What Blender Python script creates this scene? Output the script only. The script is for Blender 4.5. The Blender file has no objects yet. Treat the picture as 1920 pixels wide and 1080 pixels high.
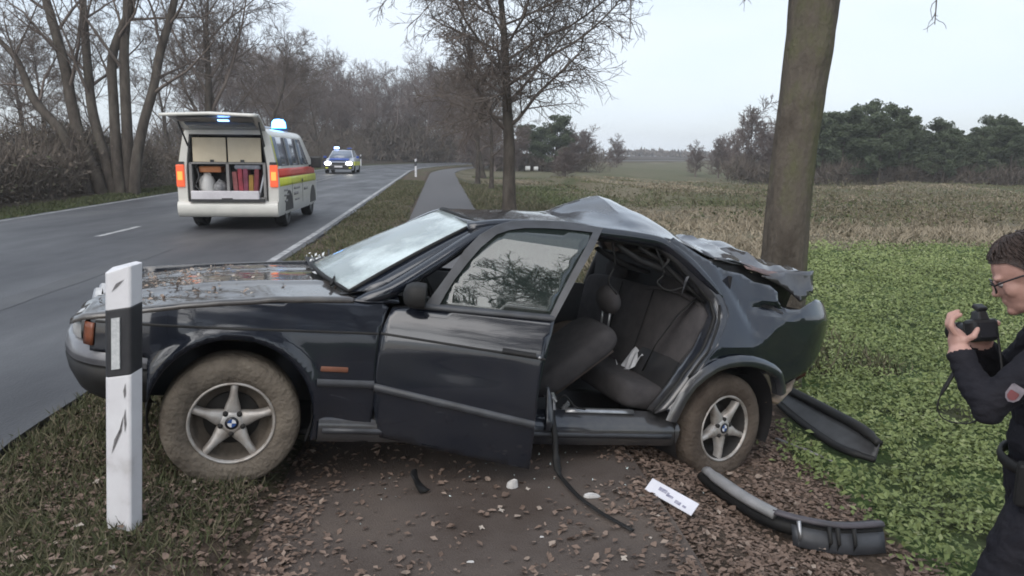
import bpy, bmesh, math, random
import numpy as np
from mathutils import Vector, Matrix, noise
from mathutils.geometry import delaunay_2d_cdt

SC = bpy.context.scene
COL = SC.collection
R = math.radians

# ------------------------------------------------------------------ camera
PITCH, ROLL, CAM_H = R(9.67), R(0.5), 1.47
cam_data = bpy.data.cameras.new('camera')
cam_data.sensor_width = 36.0
cam_data.lens = 36.0 * 1450 / 1920
cam_data.clip_start = 0.05
cam_data.clip_end = 4000
cam = bpy.data.objects.new('camera', cam_data)
COL.objects.link(cam)
_fw = Vector((0, math.cos(PITCH), -math.sin(PITCH)))
_u0 = Vector((0, math.sin(PITCH), math.cos(PITCH)))
_r0 = Vector((1, 0, 0))
_up = _u0 * math.cos(ROLL) - _r0 * math.sin(ROLL)
_rt = _r0 * math.cos(ROLL) + _u0 * math.sin(ROLL)
cam.matrix_world = Matrix(((_rt.x, _up.x, -_fw.x, 0), (_rt.y, _up.y, -_fw.y, 0),
                           (_rt.z, _up.z, -_fw.z, CAM_H), (0, 0, 0, 1)))
SC.camera = cam

# ------------------------------------------------------------------ world, sun, exposure (overcast winter afternoon)
SUN_EL, SUN_AZ = R(42), R(200)
world = bpy.data.worlds.new('World')
SC.world = world
world.use_nodes = True
wn, wl = world.node_tree.nodes, world.node_tree.links
wn.clear()
w_out = wn.new('ShaderNodeOutputWorld')
w_bg = wn.new('ShaderNodeBackground')
w_sky = wn.new('ShaderNodeTexSky')
w_sky.sky_type = 'NISHITA'
w_sky.sun_disc = False
w_sky.sun_elevation = SUN_EL
w_sky.sun_rotation = SUN_AZ
w_sky.air_density = 1.0
w_sky.dust_density = 2.0
w_tc = wn.new('ShaderNodeTexCoord')
w_map = wn.new('ShaderNodeMapping')
w_map.inputs['Scale'].default_value = (1.0, 1.0, 3.2)
w_noise = wn.new('ShaderNodeTexNoise')
w_noise.inputs['Scale'].default_value = 1.5
w_noise.inputs['Detail'].default_value = 4.0
w_noise.inputs['Roughness'].default_value = 0.5
w_ramp = wn.new('ShaderNodeValToRGB')
w_ramp.color_ramp.elements[0].position = 0.33
w_ramp.color_ramp.elements[0].color = (0.42, 0.42, 0.42, 1)
w_ramp.color_ramp.elements[1].position = 0.66
w_ramp.color_ramp.elements[1].color = (0.95, 0.95, 0.95, 1)
w_mix = wn.new('ShaderNodeMix')
w_mix.data_type = 'RGBA'
w_mix.inputs[7].default_value = (5.4, 5.95, 6.6, 1)          # cloud layer
wl.new(w_tc.outputs['Generated'], w_map.inputs['Vector'])
wl.new(w_map.outputs['Vector'], w_noise.inputs['Vector'])
wl.new(w_noise.outputs['Fac'], w_ramp.inputs['Fac'])
wl.new(w_ramp.outputs['Color'], w_mix.inputs[0])
wl.new(w_sky.outputs['Color'], w_mix.inputs[6])
wl.new(w_mix.outputs[2], w_bg.inputs['Color'])
w_bg.inputs['Strength'].default_value = 0.1
wl.new(w_bg.outputs['Background'], w_out.inputs['Surface'])

sun_data = bpy.data.lights.new('sun', 'SUN')
sun_data.energy = 1.5
sun_data.angle = R(70)
sun_data.color = (1.0, 0.97, 0.93)
sun = bpy.data.objects.new('sun', sun_data)
COL.objects.link(sun)
sun.rotation_euler = (R(90) - SUN_EL, 0, R(180) - SUN_AZ)

SC.view_settings.view_transform = 'Standard'
SC.view_settings.look = 'None'
SC.view_settings.gamma = 1.0
SC.view_settings.use_curve_mapping = False
SC.view_settings.exposure = 0.84
SC.render.engine = 'CYCLES'
SC.cycles.max_bounces = 6
SC.cycles.transparent_max_bounces = 12
SC.cycles.use_denoising = True
SC.cycles.filter_width = 1.8
SC.cycles.sample_clamp_indirect = 6

# ------------------------------------------------------------------ helpers
def newmat(name):
    m = bpy.data.materials.new(name)
    m.use_nodes = True
    nt = m.node_tree
    return m, nt, nt.nodes['Principled BSDF']

def ramp_node(nt, stops):
    r = nt.nodes.new('ShaderNodeValToRGB')
    el = r.color_ramp.elements
    while len(el) < len(stops):
        el.new(0.5)
    for e, (p, c) in zip(el, stops):
        e.position = p
        e.color = (c[0], c[1], c[2], 1)
    return r

def pm(name, c1, c2=None, scale=6.0, rough=0.6, metal=0.0, bump=0.0, bscale=None, coat=0.0,
       stops=None, detail=5.0, spec=0.5, stretch=None, rough2=None, emit=None, estr=0.0, alpha=None, trans=0.0):
    """procedural principled material: two-tone noise colour plus noise bump"""
    m, nt, b = newmat(name)
    L = nt.links.new
    b.inputs['Roughness'].default_value = rough
    b.inputs['Metallic'].default_value = metal
    b.inputs['Coat Weight'].default_value = coat
    b.inputs['Coat Roughness'].default_value = 0.08
    b.inputs['Specular IOR Level'].default_value = spec
    b.inputs['Transmission Weight'].default_value = trans
    if emit:
        b.inputs['Emission Color'].default_value = (*emit, 1)
        b.inputs['Emission Strength'].default_value = estr
    b.inputs['Base Color'].default_value = (*c1, 1)
    tc = nt.nodes.new('ShaderNodeTexCoord')
    vec = tc.outputs['Object']
    if stretch:
        mp = nt.nodes.new('ShaderNodeMapping')
        mp.inputs['Scale'].default_value = stretch
        L(vec, mp.inputs['Vector'])
        vec = mp.outputs['Vector']
    if c2 is not None or stops:
        n = nt.nodes.new('ShaderNodeTexNoise')
        n.inputs['Scale'].default_value = scale
        n.inputs['Detail'].default_value = detail
        n.inputs['Roughness'].default_value = 0.6
        L(vec, n.inputs['Vector'])
        r = ramp_node(nt, stops or [(0.35, c1), (0.65, c2)])
        L(n.outputs['Fac'], r.inputs['Fac'])
        L(r.outputs['Color'], b.inputs['Base Color'])
        if rough2 is not None:
            mr = nt.nodes.new('ShaderNodeMapRange')
            mr.inputs['From Min'].default_value = 0.35
            mr.inputs['From Max'].default_value = 0.65
            mr.inputs['To Min'].default_value = rough
            mr.inputs['To Max'].default_value = rough2
            L(n.outputs['Fac'], mr.inputs['Value'])
            L(mr.outputs['Result'], b.inputs['Roughness'])
    if bump:
        n2 = nt.nodes.new('ShaderNodeTexNoise')
        n2.inputs['Scale'].default_value = bscale or scale * 4
        n2.inputs['Detail'].default_value = 4
        L(vec, n2.inputs['Vector'])
        bp = nt.nodes.new('ShaderNodeBump')
        bp.inputs['Strength'].default_value = bump
        bp.inputs['Distance'].default_value = 0.02
        L(n2.outputs['Fac'], bp.inputs['Height'])
        L(bp.outputs['Normal'], b.inputs['Normal'])
    return m

def tinted(name, stops, rough=0.8, sss=0.0, trans=0.0):
    """colour from the per-piece attribute 'tint' (0..1)"""
    m, nt, b = newmat(name)
    a = nt.nodes.new('ShaderNodeAttribute')
    a.attribute_name = 'tint'
    r = ramp_node(nt, stops)
    nt.links.new(a.outputs['Fac'], r.inputs['Fac'])
    nt.links.new(r.outputs['Color'], b.inputs['Base Color'])
    b.inputs['Roughness'].default_value = rough
    b.inputs['Specular IOR Level'].default_value = 0.25
    return m

def setp(o, label=None, cat=None, group=None, kind=None):
    if label: o['label'] = label
    if cat: o['category'] = cat
    if group: o['group'] = group
    if kind: o['kind'] = kind
    return o

def empty(name, label, cat, group=None, loc=(0, 0, 0), rz=0.0):
    o = bpy.data.objects.new(name, None)
    COL.objects.link(o)
    o.empty_display_size = 0.1
    o.location = loc
    o.rotation_euler = (0, 0, rz)
    return setp(o, label, cat, group)

def link(name, me, parent=None):
    o = bpy.data.objects.new(name, me)
    COL.objects.link(o)
    if parent is not None:
        o.parent = parent
    return o

def fast_mesh(name, V, F, mats, smooth=True, tint=None, midx=None):
    """V (n,3) float array, F (m,k) int array with k = 3 or 4"""
    V = np.asarray(V, dtype=np.float32)
    F = np.asarray(F, dtype=np.int32)
    me = bpy.data.meshes.new(name)
    me.vertices.add(len(V))
    me.vertices.foreach_set('co', V.ravel())
    m, k = F.shape
    me.loops.add(m * k)
    me.loops.foreach_set('vertex_index', F.ravel())
    me.polygons.add(m)
    me.polygons.foreach_set('loop_start', np.arange(0, m * k, k, dtype=np.int32))
    me.polygons.foreach_set('use_smooth', np.full(m, smooth, dtype=bool))
    for mt in (mats if isinstance(mats, (list, tuple)) else [mats]):
        me.materials.append(mt)
    if midx is not None:
        me.polygons.foreach_set('material_index', np.asarray(midx, dtype=np.int32))
    me.update(calc_edges=True)
    if tint is not None:
        at = me.attributes.new('tint', 'FLOAT', 'POINT')
        at.data.foreach_set('value', np.asarray(tint, dtype=np.float32))
    return me

class MB:
    """collects shapes into one mesh"""
    def __init__(s):
        s.v, s.f, s.m = [], [], []
    def add(s, verts, faces, mi=0):
        o = len(s.v)
        s.v.extend([tuple(map(float, p)) for p in verts])
        for f in faces:
            s.f.append(tuple(int(i) + o for i in f))
            s.m.append(mi)
        return s
    def box(s, c, d, rot=None, mi=0, taper=1.0):
        hx, hy, hz = d[0] / 2, d[1] / 2, d[2] / 2
        P = []
        for z, t in ((-hz, 1.0), (hz, taper)):
            P += [(-hx * t, -hy * t, z), (hx * t, -hy * t, z), (hx * t, hy * t, z), (-hx * t, hy * t, z)]
        if rot is not None:
            P = [tuple(rot @ Vector(p)) for p in P]
        P = [(p[0] + c[0], p[1] + c[1], p[2] + c[2]) for p in P]
        return s.add(P, [(3, 2, 1, 0), (4, 5, 6, 7), (0, 1, 5, 4), (1, 2, 6, 5), (2, 3, 7, 6), (3, 0, 4, 7)], mi)
    def grid(s, P, mi=0, closed_u=False, closed_v=False, flip=False):
        nu, nv = len(P), len(P[0])
        verts = [p for row in P for p in row]
        F = []
        for i in range(nu if closed_u else nu - 1):
            for j in range(nv if closed_v else nv - 1):
                a, b = i * nv + j, i * nv + (j + 1) % nv
                c, d = ((i + 1) % nu) * nv + (j + 1) % nv, ((i + 1) % nu) * nv + j
                F.append((a, d, c, b) if flip else (a, b, c, d))
        return s.add(verts, F, mi)
    def tube(s, pts, rad, n=8, mi=0, cap=True, flat=1.0, up=(0, 0, 1), closed=False):
        pts = [Vector(p) for p in pts]
        k = len(pts)
        if not hasattr(rad, '__len__'):
            rad = [rad] * k
        rows = []
        for i, p in enumerate(pts):
            if closed:
                t = pts[(i + 1) % k] - pts[(i - 1) % k]
            else:
                t = pts[min(i + 1, k - 1)] - pts[max(i - 1, 0)]
            t.normalize()
            a = t.cross(Vector(up))
            if a.length < 1e-4:
                a = t.cross(Vector((1, 0, 0.1)))
            a.normalize()
            b = a.cross(t).normalized()
            rows.append([p + (a * math.cos(q) + b * math.sin(q) * flat) * rad[i]
                         for q in [2 * math.pi * j / n for j in range(n)]])
        o = len(s.v)
        s.grid(rows, mi, closed_v=True, closed_u=closed)
        if cap and not closed:
            s.f.append(tuple(o + j for j in reversed(range(n)))); s.m.append(mi)
            s.f.append(tuple(o + (k - 1) * n + j for j in range(n))); s.m.append(mi)
        return s
    def lathe(s, prof, n=32, axis='y', c=(0, 0, 0), mi=0, closed=False):
        """prof: (radius, height along axis)"""
        rows = []
        for r, h in prof:
            row = []
            for j in range(n):
                q = 2 * math.pi * j / n
                x, z = r * math.cos(q), r * math.sin(q)
                p = (x, h, z) if axis == 'y' else ((x, z, h) if axis == 'z' else (h, x, z))
                row.append((p[0] + c[0], p[1] + c[1], p[2] + c[2]))
            rows.append(row)
        return s.grid(rows, mi, closed_v=True, closed_u=closed)
    def prism(s, poly, lo, hi, axis='y', mi=0):
        """2D polygon extruded along an axis"""
        n = len(poly)
        def pt(a, b, h):
            return (a, h, b) if axis == 'y' else ((h, a, b) if axis == 'x' else (a, b, h))
        P = [pt(a, b, lo) for a, b in poly] + [pt(a, b, hi) for a, b in poly]
        F = [tuple(range(n)), tuple(range(2 * n - 1, n - 1, -1))]
        F += [(i, i + n, (i + 1) % n + n, (i + 1) % n) for i in range(n)]
        return s.add(P, F, mi)
    def ell(s, c, r, nu=14, nv=10, mi=0, rot=None):
        rows = []
        for i in range(nv + 1):
            t = -math.pi / 2 + math.pi * i / nv
            t = max(min(t, math.pi / 2 - 1e-3), -math.pi / 2 + 1e-3)
            row = []
            for j in range(nu):
                q = 2 * math.pi * j / nu
                p = Vector((r[0] * math.cos(t) * math.cos(q), r[1] * math.cos(t) * math.sin(q), r[2] * math.sin(t)))
                if rot is not None:
                    p = rot @ p
                row.append((p.x + c[0], p.y + c[1], p.z + c[2]))
            rows.append(row)
        o = len(s.v)
        s.grid(rows, mi, closed_v=True)
        s.f.append(tuple(o + j for j in reversed(range(nu)))); s.m.append(mi)
        s.f.append(tuple(o + nv * nu + j for j in range(nu))); s.m.append(mi)
        return s
    def xf(s, fn, start=0):
        s.v[start:] = [tuple(fn(*p)) for p in s.v[start:]]
        return s
    def build(s, name, mats, parent=None, smooth=True, bevel=0.0, solid=0.0, label=None, auto=None, subsurf=0):
        me = bpy.data.meshes.new(name)
        me.from_pydata(s.v, [], s.f)
        for mt in (mats if isinstance(mats, (list, tuple)) else [mats]):
            me.materials.append(mt)
        me.polygons.foreach_set('material_index', s.m)
        me.update()
        bm = bmesh.new(); bm.from_mesh(me)
        bmesh.ops.recalc_face_normals(bm, faces=bm.faces)
        bm.to_mesh(me); bm.free()
        me.polygons.foreach_set('use_smooth', [smooth] * len(me.polygons))
        if smooth and auto:
            me.set_sharp_from_angle(angle=R(auto))
        o = link(name, me, parent)
        if solid:
            md = o.modifiers.new('thickness', 'SOLIDIFY'); md.thickness = abs(solid); md.offset = -1 if solid > 0 else 1
        if bevel:
            md = o.modifiers.new('bevel', 'BEVEL'); md.width = bevel; md.segments = 2; md.limit_method = 'ANGLE'
        if subsurf:
            md = o.modifiers.new('sub', 'SUBSURF'); md.levels = subsurf; md.render_levels = subsurf
        if label: o['label'] = label
        return o

def resample(poly, step, closed=True):
    out = []
    n = len(poly)
    for i in range(n if closed else n - 1):
        a, b = np.array(poly[i], float), np.array(poly[(i + 1) % n], float)
        k = max(1, int(round(np.linalg.norm(b - a) / step)))
        for j in range(k):
            out.append(tuple(a + (b - a) * j / k))
    if not closed:
        out.append(tuple(poly[-1]))
    return out

def inside(poly, x, y):
    r = False
    n = len(poly)
    j = n - 1
    for i in range(n):
        xi, yi = poly[i]; xj, yj = poly[j]
        if (yi > y) != (yj > y) and x < (xj - xi) * (y - yi) / (yj - yi) + xi:
            r = not r
        j = i
    return r

def panel_mesh(poly, step, surf):
    """curved sheet: polygon in (x, z) filled with an even mesh and lifted to 3D by surf(x, z)"""
    bd = resample(poly, step)
    xs = [p[0] for p in bd]; zs = [p[1] for p in bd]
    pts = list(bd)
    B = np.array(bd)
    x = min(xs) + step / 2
    while x < max(xs):
        z = min(zs) + step / 2
        while z < max(zs):
            if inside(bd, x, z) and np.min((B[:, 0] - x) ** 2 + (B[:, 1] - z) ** 2) > (0.5 * step) ** 2:
                pts.append((x, z))
            z += step
        x += step
    n = len(bd)
    vo, eo, fo, *_ = delaunay_2d_cdt([Vector(p) for p in pts], [], [list(range(n))], 1, 1e-6)
    mb = MB()
    mb.add([surf(p.x, p.y) for p in vo], fo)
    return mb

def lerp(x, xs, ys):
    return float(np.interp(x, xs, ys))

def smooth_path(pts, n):
    """Catmull-Rom through pts, n points per span"""
    P = [Vector(p) for p in pts]
    P = [P[0] * 2 - P[1]] + P + [P[-1] * 2 - P[-2]]
    out = []
    for i in range(1, len(P) - 2):
        for j in range(n):
            t = j / n
            a, b, c, d = P[i - 1], P[i], P[i + 1], P[i + 2]
            out.append(0.5 * ((2 * b) + (c - a) * t + (2 * a - 5 * b + 4 * c - d) * t * t + (3 * b - a - 3 * c + d) * t ** 3))
    out.append(P[-2])
    return out
# ------------------------------------------------------------------ the lie of the land: u across the road (right +), v along it
RD = np.array([-0.0924, 0.99572])       # road direction
RR = np.array([0.99572, 0.0924])        # to its right
def curve(v):
    v = np.asarray(v, float)
    return np.clip(v - 58, 0, 60) ** 2 / 190.0 + np.clip(v - 118, 0, None) * 0.63
def rise(v):
    return 0.0068 * np.clip(np.asarray(v, float) - 15, 0, 110)
PU = [-900, -60, -30, -14, -10.2, -9.5, -5.9, -2.3, -2.15, -1.2, -0.92, -0.80, 1.04, 1.12, 1.65, 2.2, 3.0, 8, 20, 60, 900]
PZ = [3.0, 1.2, .35, .12, .0, -.04, .03, -.04, -.03, -.055, -.09, -.20, -.22, -.22, -.385, -.41, -.47, -.52, -.62, -.95, -.95]
def uv_of(x, y):
    return x * RR[0] + y * RR[1], x * RD[0] + y * RD[1]
def xy_of(u, v):
    return u * RR[0] + v * RD[0], u * RR[1] + v * RD[1]
def land(u, v):
    """ground height at road coordinates (already relative to the bending centre line)"""
    return np.interp(u, PU, PZ) + rise(v) * np.interp(u, [-40, 10, 40], [1, 1, .15])
def zat(x, y):
    u, v = uv_of(x, y)
    return float(land(u - curve(v), v))

rng = np.random.default_rng(7)
def fbm(x, y, s, seed=0):
    """cheap smooth value noise, vectorised"""
    x = np.asarray(x, float) / s + seed * 17.3; y = np.asarray(y, float) / s + seed * 9.1
    tot = 0; amp = 1; norm = 0
    for o in range(4):
        xi, yi = np.floor(x).astype(np.int64), np.floor(y).astype(np.int64)
        fx, fy = x - xi, y - yi
        fx = fx * fx * (3 - 2 * fx); fy = fy * fy * (3 - 2 * fy)
        def h(a, b):
            n = (a * 374761393 + b * 668265263 + o * 1274126177) & 0x7fffffff
            n = ((n ^ (n >> 13)) * 1274126177) & 0x7fffffff
            return (n & 0xffff) / 65535.0
        tot = tot + amp * ((h(xi, yi) * (1 - fx) + h(xi + 1, yi) * fx) * (1 - fy) + (h(xi, yi + 1) * (1 - fx) + h(xi + 1, yi + 1) * fx) * fy)
        norm += amp; amp *= .5; x = x * 2; y = y * 2
    return tot / norm

def field_edge(v):      # left limit of the green crop, u as a function of v
    return np.where(v < 4.6, 2.25 + (4.6 - v) * .02, 2.25 + (v - 4.6) * .46)
FIELD_END = 16.5

# ground sheet
us = np.unique(np.concatenate([-np.geomspace(10, 480, 36)[::-1], np.arange(-10, -2.6, .35), np.arange(-2.6, 3.4, .07),
                               np.arange(3.4, 12, .3), np.geomspace(12, 480, 42)]))
vs = np.unique(np.concatenate([np.arange(-40, 0, 2.0), np.arange(0, 8, .08), np.arange(8, 20, .3), np.geomspace(20, 620, 65)]))
U, V = np.meshgrid(us, vs)
GX, GY = xy_of(U + curve(V), V)
GZ = land(U, V)
rough = np.where((U > -.9) & (U < 1.1), .0, np.where((U > -9.6) & (U < -2.2), 0, .05)) * np.clip(np.abs(V) / 12 + .5, 0, 4)
GZ = GZ + (fbm(GX, GY, .55, 1) - .5) * rough * np.where(V > 30, .0, 1)
GZ = GZ + (fbm(GX, GY, 9, 2) - .5) * np.where((U > 8) & (V > 14), 1.0, 0) * np.clip((V - 14) / 20, 0, 1) * 1.5
ni, nj = U.shape
idx = np.arange(ni * nj).reshape(ni, nj)
FQ = np.stack([idx[:-1, :-1], idx[:-1, 1:], idx[1:, 1:], idx[1:, :-1]], -1).reshape(-1, 4)
def mixc(a, b, t):
    t = np.clip(t, 0, 1)[..., None]
    return np.asarray(a) * (1 - t) + np.asarray(b) * t
n1, n2, n3 = fbm(GX, GY, .6, 3), fbm(GX, GY, 3.5, 4), fbm(GX, GY, 14, 5)
GRASS, LITTER, CROP = (.082, .078, .045), (.105, .078, .060), (.05, .085, .026)
STRAW, OLIVE, SOIL = (.155, .135, .092), (.115, .11, .068), (.07, .053, .041)
cc = mixc(GRASS, LITTER, (n1 - .40) * 4)                                         # road-side verge
right = mixc(LITTER, SOIL, (n1 - .45) * 4)
right = mixc(right, mixc(GRASS, STRAW, (n2 - .4) * 4), (V - 7) / 4)
cc = np.where((U > 1.0)[..., None], right, cc)
far = mixc(STRAW, (.085, .095, .045), (n2 - .5) * 7)
far = mixc(far, OLIVE, (V - 40) / 60)
far = mixc(far, (.10, .105, .06), (n3 - .5) * 4 * np.clip((V - 25) / 40, 0, 1))
cc = np.where(((U > 2.6) & (V > 8))[..., None], far, cc)
cropm = (U > field_edge(V)) & (V < FIELD_END + (n2 - .5) * 5)
cc = np.where(cropm[..., None], mixc((.075, .115, .04), (.06, .06, .035), (n1 - .5) * 4), cc)
wood = mixc((.055, .075, .022), (.05, .04, .03), (-U - 10.6 + n1) * 1.3)
cc = np.where((U < -9.4)[..., None], wood, cc)
me = fast_mesh('ground', np.stack([GX, GY, GZ], -1).reshape(-1, 3), FQ, [], True)
ca = me.color_attributes.new('soil', 'FLOAT_COLOR', 'POINT')
ca.data.foreach_set('color', np.concatenate([cc.reshape(-1, 3), np.ones((ni * nj, 1))], 1).astype(np.float32).ravel())
m_ground, nt, b = newmat('ground')
a = nt.nodes.new('ShaderNodeAttribute'); a.attribute_name = 'soil'
tc = nt.nodes.new('ShaderNodeTexCoord')
nz = nt.nodes.new('ShaderNodeTexNoise'); nz.inputs['Scale'].default_value = 22; nz.inputs['Detail'].default_value = 8
nz.inputs['Roughness'].default_value = .7
nt.links.new(tc.outputs['Object'], nz.inputs['Vector'])
rp = ramp_node(nt, [(.3, (.35, .35, .35)), (.55, (1, 1, 1)), (.72, (1.7, 1.6, 1.45))])
nt.links.new(nz.outputs['Fac'], rp.inputs['Fac'])
mx = nt.nodes.new('ShaderNodeMix'); mx.data_type = 'RGBA'; mx.blend_type = 'MULTIPLY'; mx.inputs[0].default_value = 1
nt.links.new(a.outputs['Color'], mx.inputs[6]); nt.links.new(rp.outputs['Color'], mx.inputs[7])
nt.links.new(mx.outputs[2], b.inputs['Base Color'])
bp = nt.nodes.new('ShaderNodeBump'); bp.inputs['Strength'].default_value = .8; bp.inputs['Distance'].default_value = .03
nt.links.new(nz.outputs['Fac'], bp.inputs['Height']); nt.links.new(bp.outputs['Normal'], b.inputs['Normal'])
b.inputs['Roughness'].default_value = .95
b.inputs['Specular IOR Level'].default_value = .15
me.materials.append(m_ground)
ground = setp(link('ground', me), kind='structure')

def ribbon(name, u0, u1, nu, v0, v1, zf, mat_, kind='structure', parent=None, follow=True, thick=0.0, wob=0.0):
    vv = np.unique(np.concatenate([np.arange(v0, min(v1, 30), .25), np.arange(min(v1, 30), v1 + .01, 2.0), [v1]]))
    rows = []
    for v in vv:
        c = float(curve(v))
        row = []
        for i in range(nu + 1):
            u = u0 + (u1 - u0) * i / nu
            if wob and i in (0, nu):
                u += (noise.noise((v * 1.7, i * 3.1, 0)) + .5 * noise.noise((v * 6, i * 3.1, 4))) * wob
            x, y = xy_of(u + c, v)
            row.append((x, y, zf(u, v)))
        rows.append(row)
    mb = MB().grid(rows)
    if thick:
        for side in (0, nu):
            lo = [[r[side] for r in rows], [(r[side][0], r[side][1], r[side][2] - thick) for r in rows]]
            mb.grid(lo)
    o = mb.build(name, mat_, parent)
    if kind: o['kind'] = kind
    return o

def road_z(u, v):
    return float(.045 - ((u + 5.88) / 3.6) ** 2 * .045 + rise(v)) + .004
def path_z(u, v):
    return float(-.17 - abs(u - .12) * .012 + rise(v))
m_road = pm('road asphalt', (.052, .052, .056), rough=.62, scale=.7, bump=.35, bscale=90,
            stops=[(.3, (.034, .035, .040)), (.48, (.054, .054, .059)), (.58, (.062, .062, .066)), (.74, (.088, .087, .089))], rough2=.42, detail=9, stretch=(1.2, .35, 1))
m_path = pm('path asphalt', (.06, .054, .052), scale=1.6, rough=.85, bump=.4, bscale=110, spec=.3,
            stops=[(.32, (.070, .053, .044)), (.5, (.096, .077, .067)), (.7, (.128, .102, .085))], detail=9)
# the cycle path is caked with mud round the crash site and pale grey farther on, the glancing sheen put into the colour
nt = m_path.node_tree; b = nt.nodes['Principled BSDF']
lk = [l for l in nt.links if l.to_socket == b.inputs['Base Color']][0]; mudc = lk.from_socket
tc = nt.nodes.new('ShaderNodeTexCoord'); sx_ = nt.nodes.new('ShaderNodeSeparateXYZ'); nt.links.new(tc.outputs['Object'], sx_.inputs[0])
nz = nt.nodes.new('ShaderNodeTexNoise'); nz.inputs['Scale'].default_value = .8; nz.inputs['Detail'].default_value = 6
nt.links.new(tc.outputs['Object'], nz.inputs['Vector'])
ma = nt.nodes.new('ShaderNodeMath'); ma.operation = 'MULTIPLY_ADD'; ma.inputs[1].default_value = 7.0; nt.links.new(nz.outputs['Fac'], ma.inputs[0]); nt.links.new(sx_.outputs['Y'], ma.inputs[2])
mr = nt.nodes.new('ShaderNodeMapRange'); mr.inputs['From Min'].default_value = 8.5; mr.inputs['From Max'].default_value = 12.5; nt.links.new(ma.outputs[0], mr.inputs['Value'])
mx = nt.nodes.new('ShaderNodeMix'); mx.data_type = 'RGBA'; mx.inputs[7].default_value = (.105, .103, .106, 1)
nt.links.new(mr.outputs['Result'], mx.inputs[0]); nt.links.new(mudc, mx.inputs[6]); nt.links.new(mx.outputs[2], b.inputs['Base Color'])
m_line = pm('road paint', (.42, .42, .42), (.16, .16, .165), scale=5, rough=.7, detail=9)
road = ribbon('road', -9.5, -2.2, 14, -25, 190, road_z, m_road, thick=.06, wob=.05)
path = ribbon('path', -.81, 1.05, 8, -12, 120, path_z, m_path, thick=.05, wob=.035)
ribbon('edge_line', -2.40, -2.29, 1, 8.2, 190, lambda u, v: road_z(u, v) + .004, m_line, kind=None, parent=road)
ribbon('edge_line', -9.32, -9.21, 1, -20, 190, lambda u, v: road_z(u, v) + .004, m_line, kind=None, parent=road)
for k in range(-2, 16):
    ribbon('lane_dash', -5.93, -5.81, 1, 13.8 + k * 8.0, 15.7 + k * 8.0 + (0 if k == 0 else 1.6), lambda u, v: road_z(u, v) + .004, m_line, kind=None, parent=road)
for (v0_, v1_, w_) in ((6.9, 7.4, .06), (7.7, 8.1, .08)):
    ribbon('worn_edge_line', -2.33 - w_ / 2, -2.33 + w_ / 2, 1, v0_, v1_, lambda u, v: road_z(u, v) + .004, m_line, kind=None, parent=road, wob=.02)
# worn strip in the near lane, wheel-track sheen put into its paler colour
m_patch = pm('worn asphalt', (.075, .075, .078), (.06, .06, .064), scale=2, rough=.6, bump=.3, bscale=80, detail=8)
ribbon('worn_strip', -4.30, -4.02, 2, -6, 12, lambda u, v: road_z(u, v) + .003, m_patch, kind=None, parent=road, wob=.03)
# ------------------------------------------------------------------ vegetation
def tubes_mesh(name, lines, mat_, smooth=True):
    """lines: list of (points (k,3), radii (k,), sides)"""
    VV, FF = [], []
    off = 0
    for P, Rr, n in lines:
        P = np.asarray(P, float); k = len(P)
        T = np.empty_like(P)
        T[1:-1] = P[2:] - P[:-2]; T[0] = P[1] - P[0]; T[-1] = P[-1] - P[-2]
        T /= np.linalg.norm(T, axis=1, keepdims=True) + 1e-9
        ref = np.array([0.31, 0.2, 0.93]) if abs(T[:, 2].mean()) < .8 else np.array([.95, .3, .05])
        A = np.cross(T, ref); A /= np.linalg.norm(A, axis=1, keepdims=True) + 1e-9
        Bn = np.cross(T, A)
        q = np.arange(n) * 2 * np.pi / n
        ring = P[:, None, :] + np.asarray(Rr)[:, None, None] * (A[:, None, :] * np.cos(q)[None, :, None] + Bn[:, None, :] * np.sin(q)[None, :, None])
        VV.append(ring.reshape(-1, 3))
        i = np.arange(k - 1)[:, None] * n; j = np.arange(n)[None, :]; j2 = (j + 1) % n
        FF.append((np.stack([i + j, i + j2, i + n + j2, i + n + j], -1) + off).reshape(-1, 4))
        off += k * n
    return fast_mesh(name, np.concatenate(VV), np.concatenate(FF), mat_, smooth)

def unit(v):
    v = np.asarray(v, float)
    return v / (np.linalg.norm(v) + 1e-9)

def branch(rg, p, d, length, r0, r1, nseg, wander, lift):
    pts = [np.array(p, float)]; d = unit(d)
    st = length / nseg
    for i in range(nseg):
        d = unit(d + rg.normal(0, wander, 3) + np.array([0, 0, lift]))
        pts.append(pts[-1] + d * st)
    return np.array(pts), np.linspace(r0, r1, nseg + 1)

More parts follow.
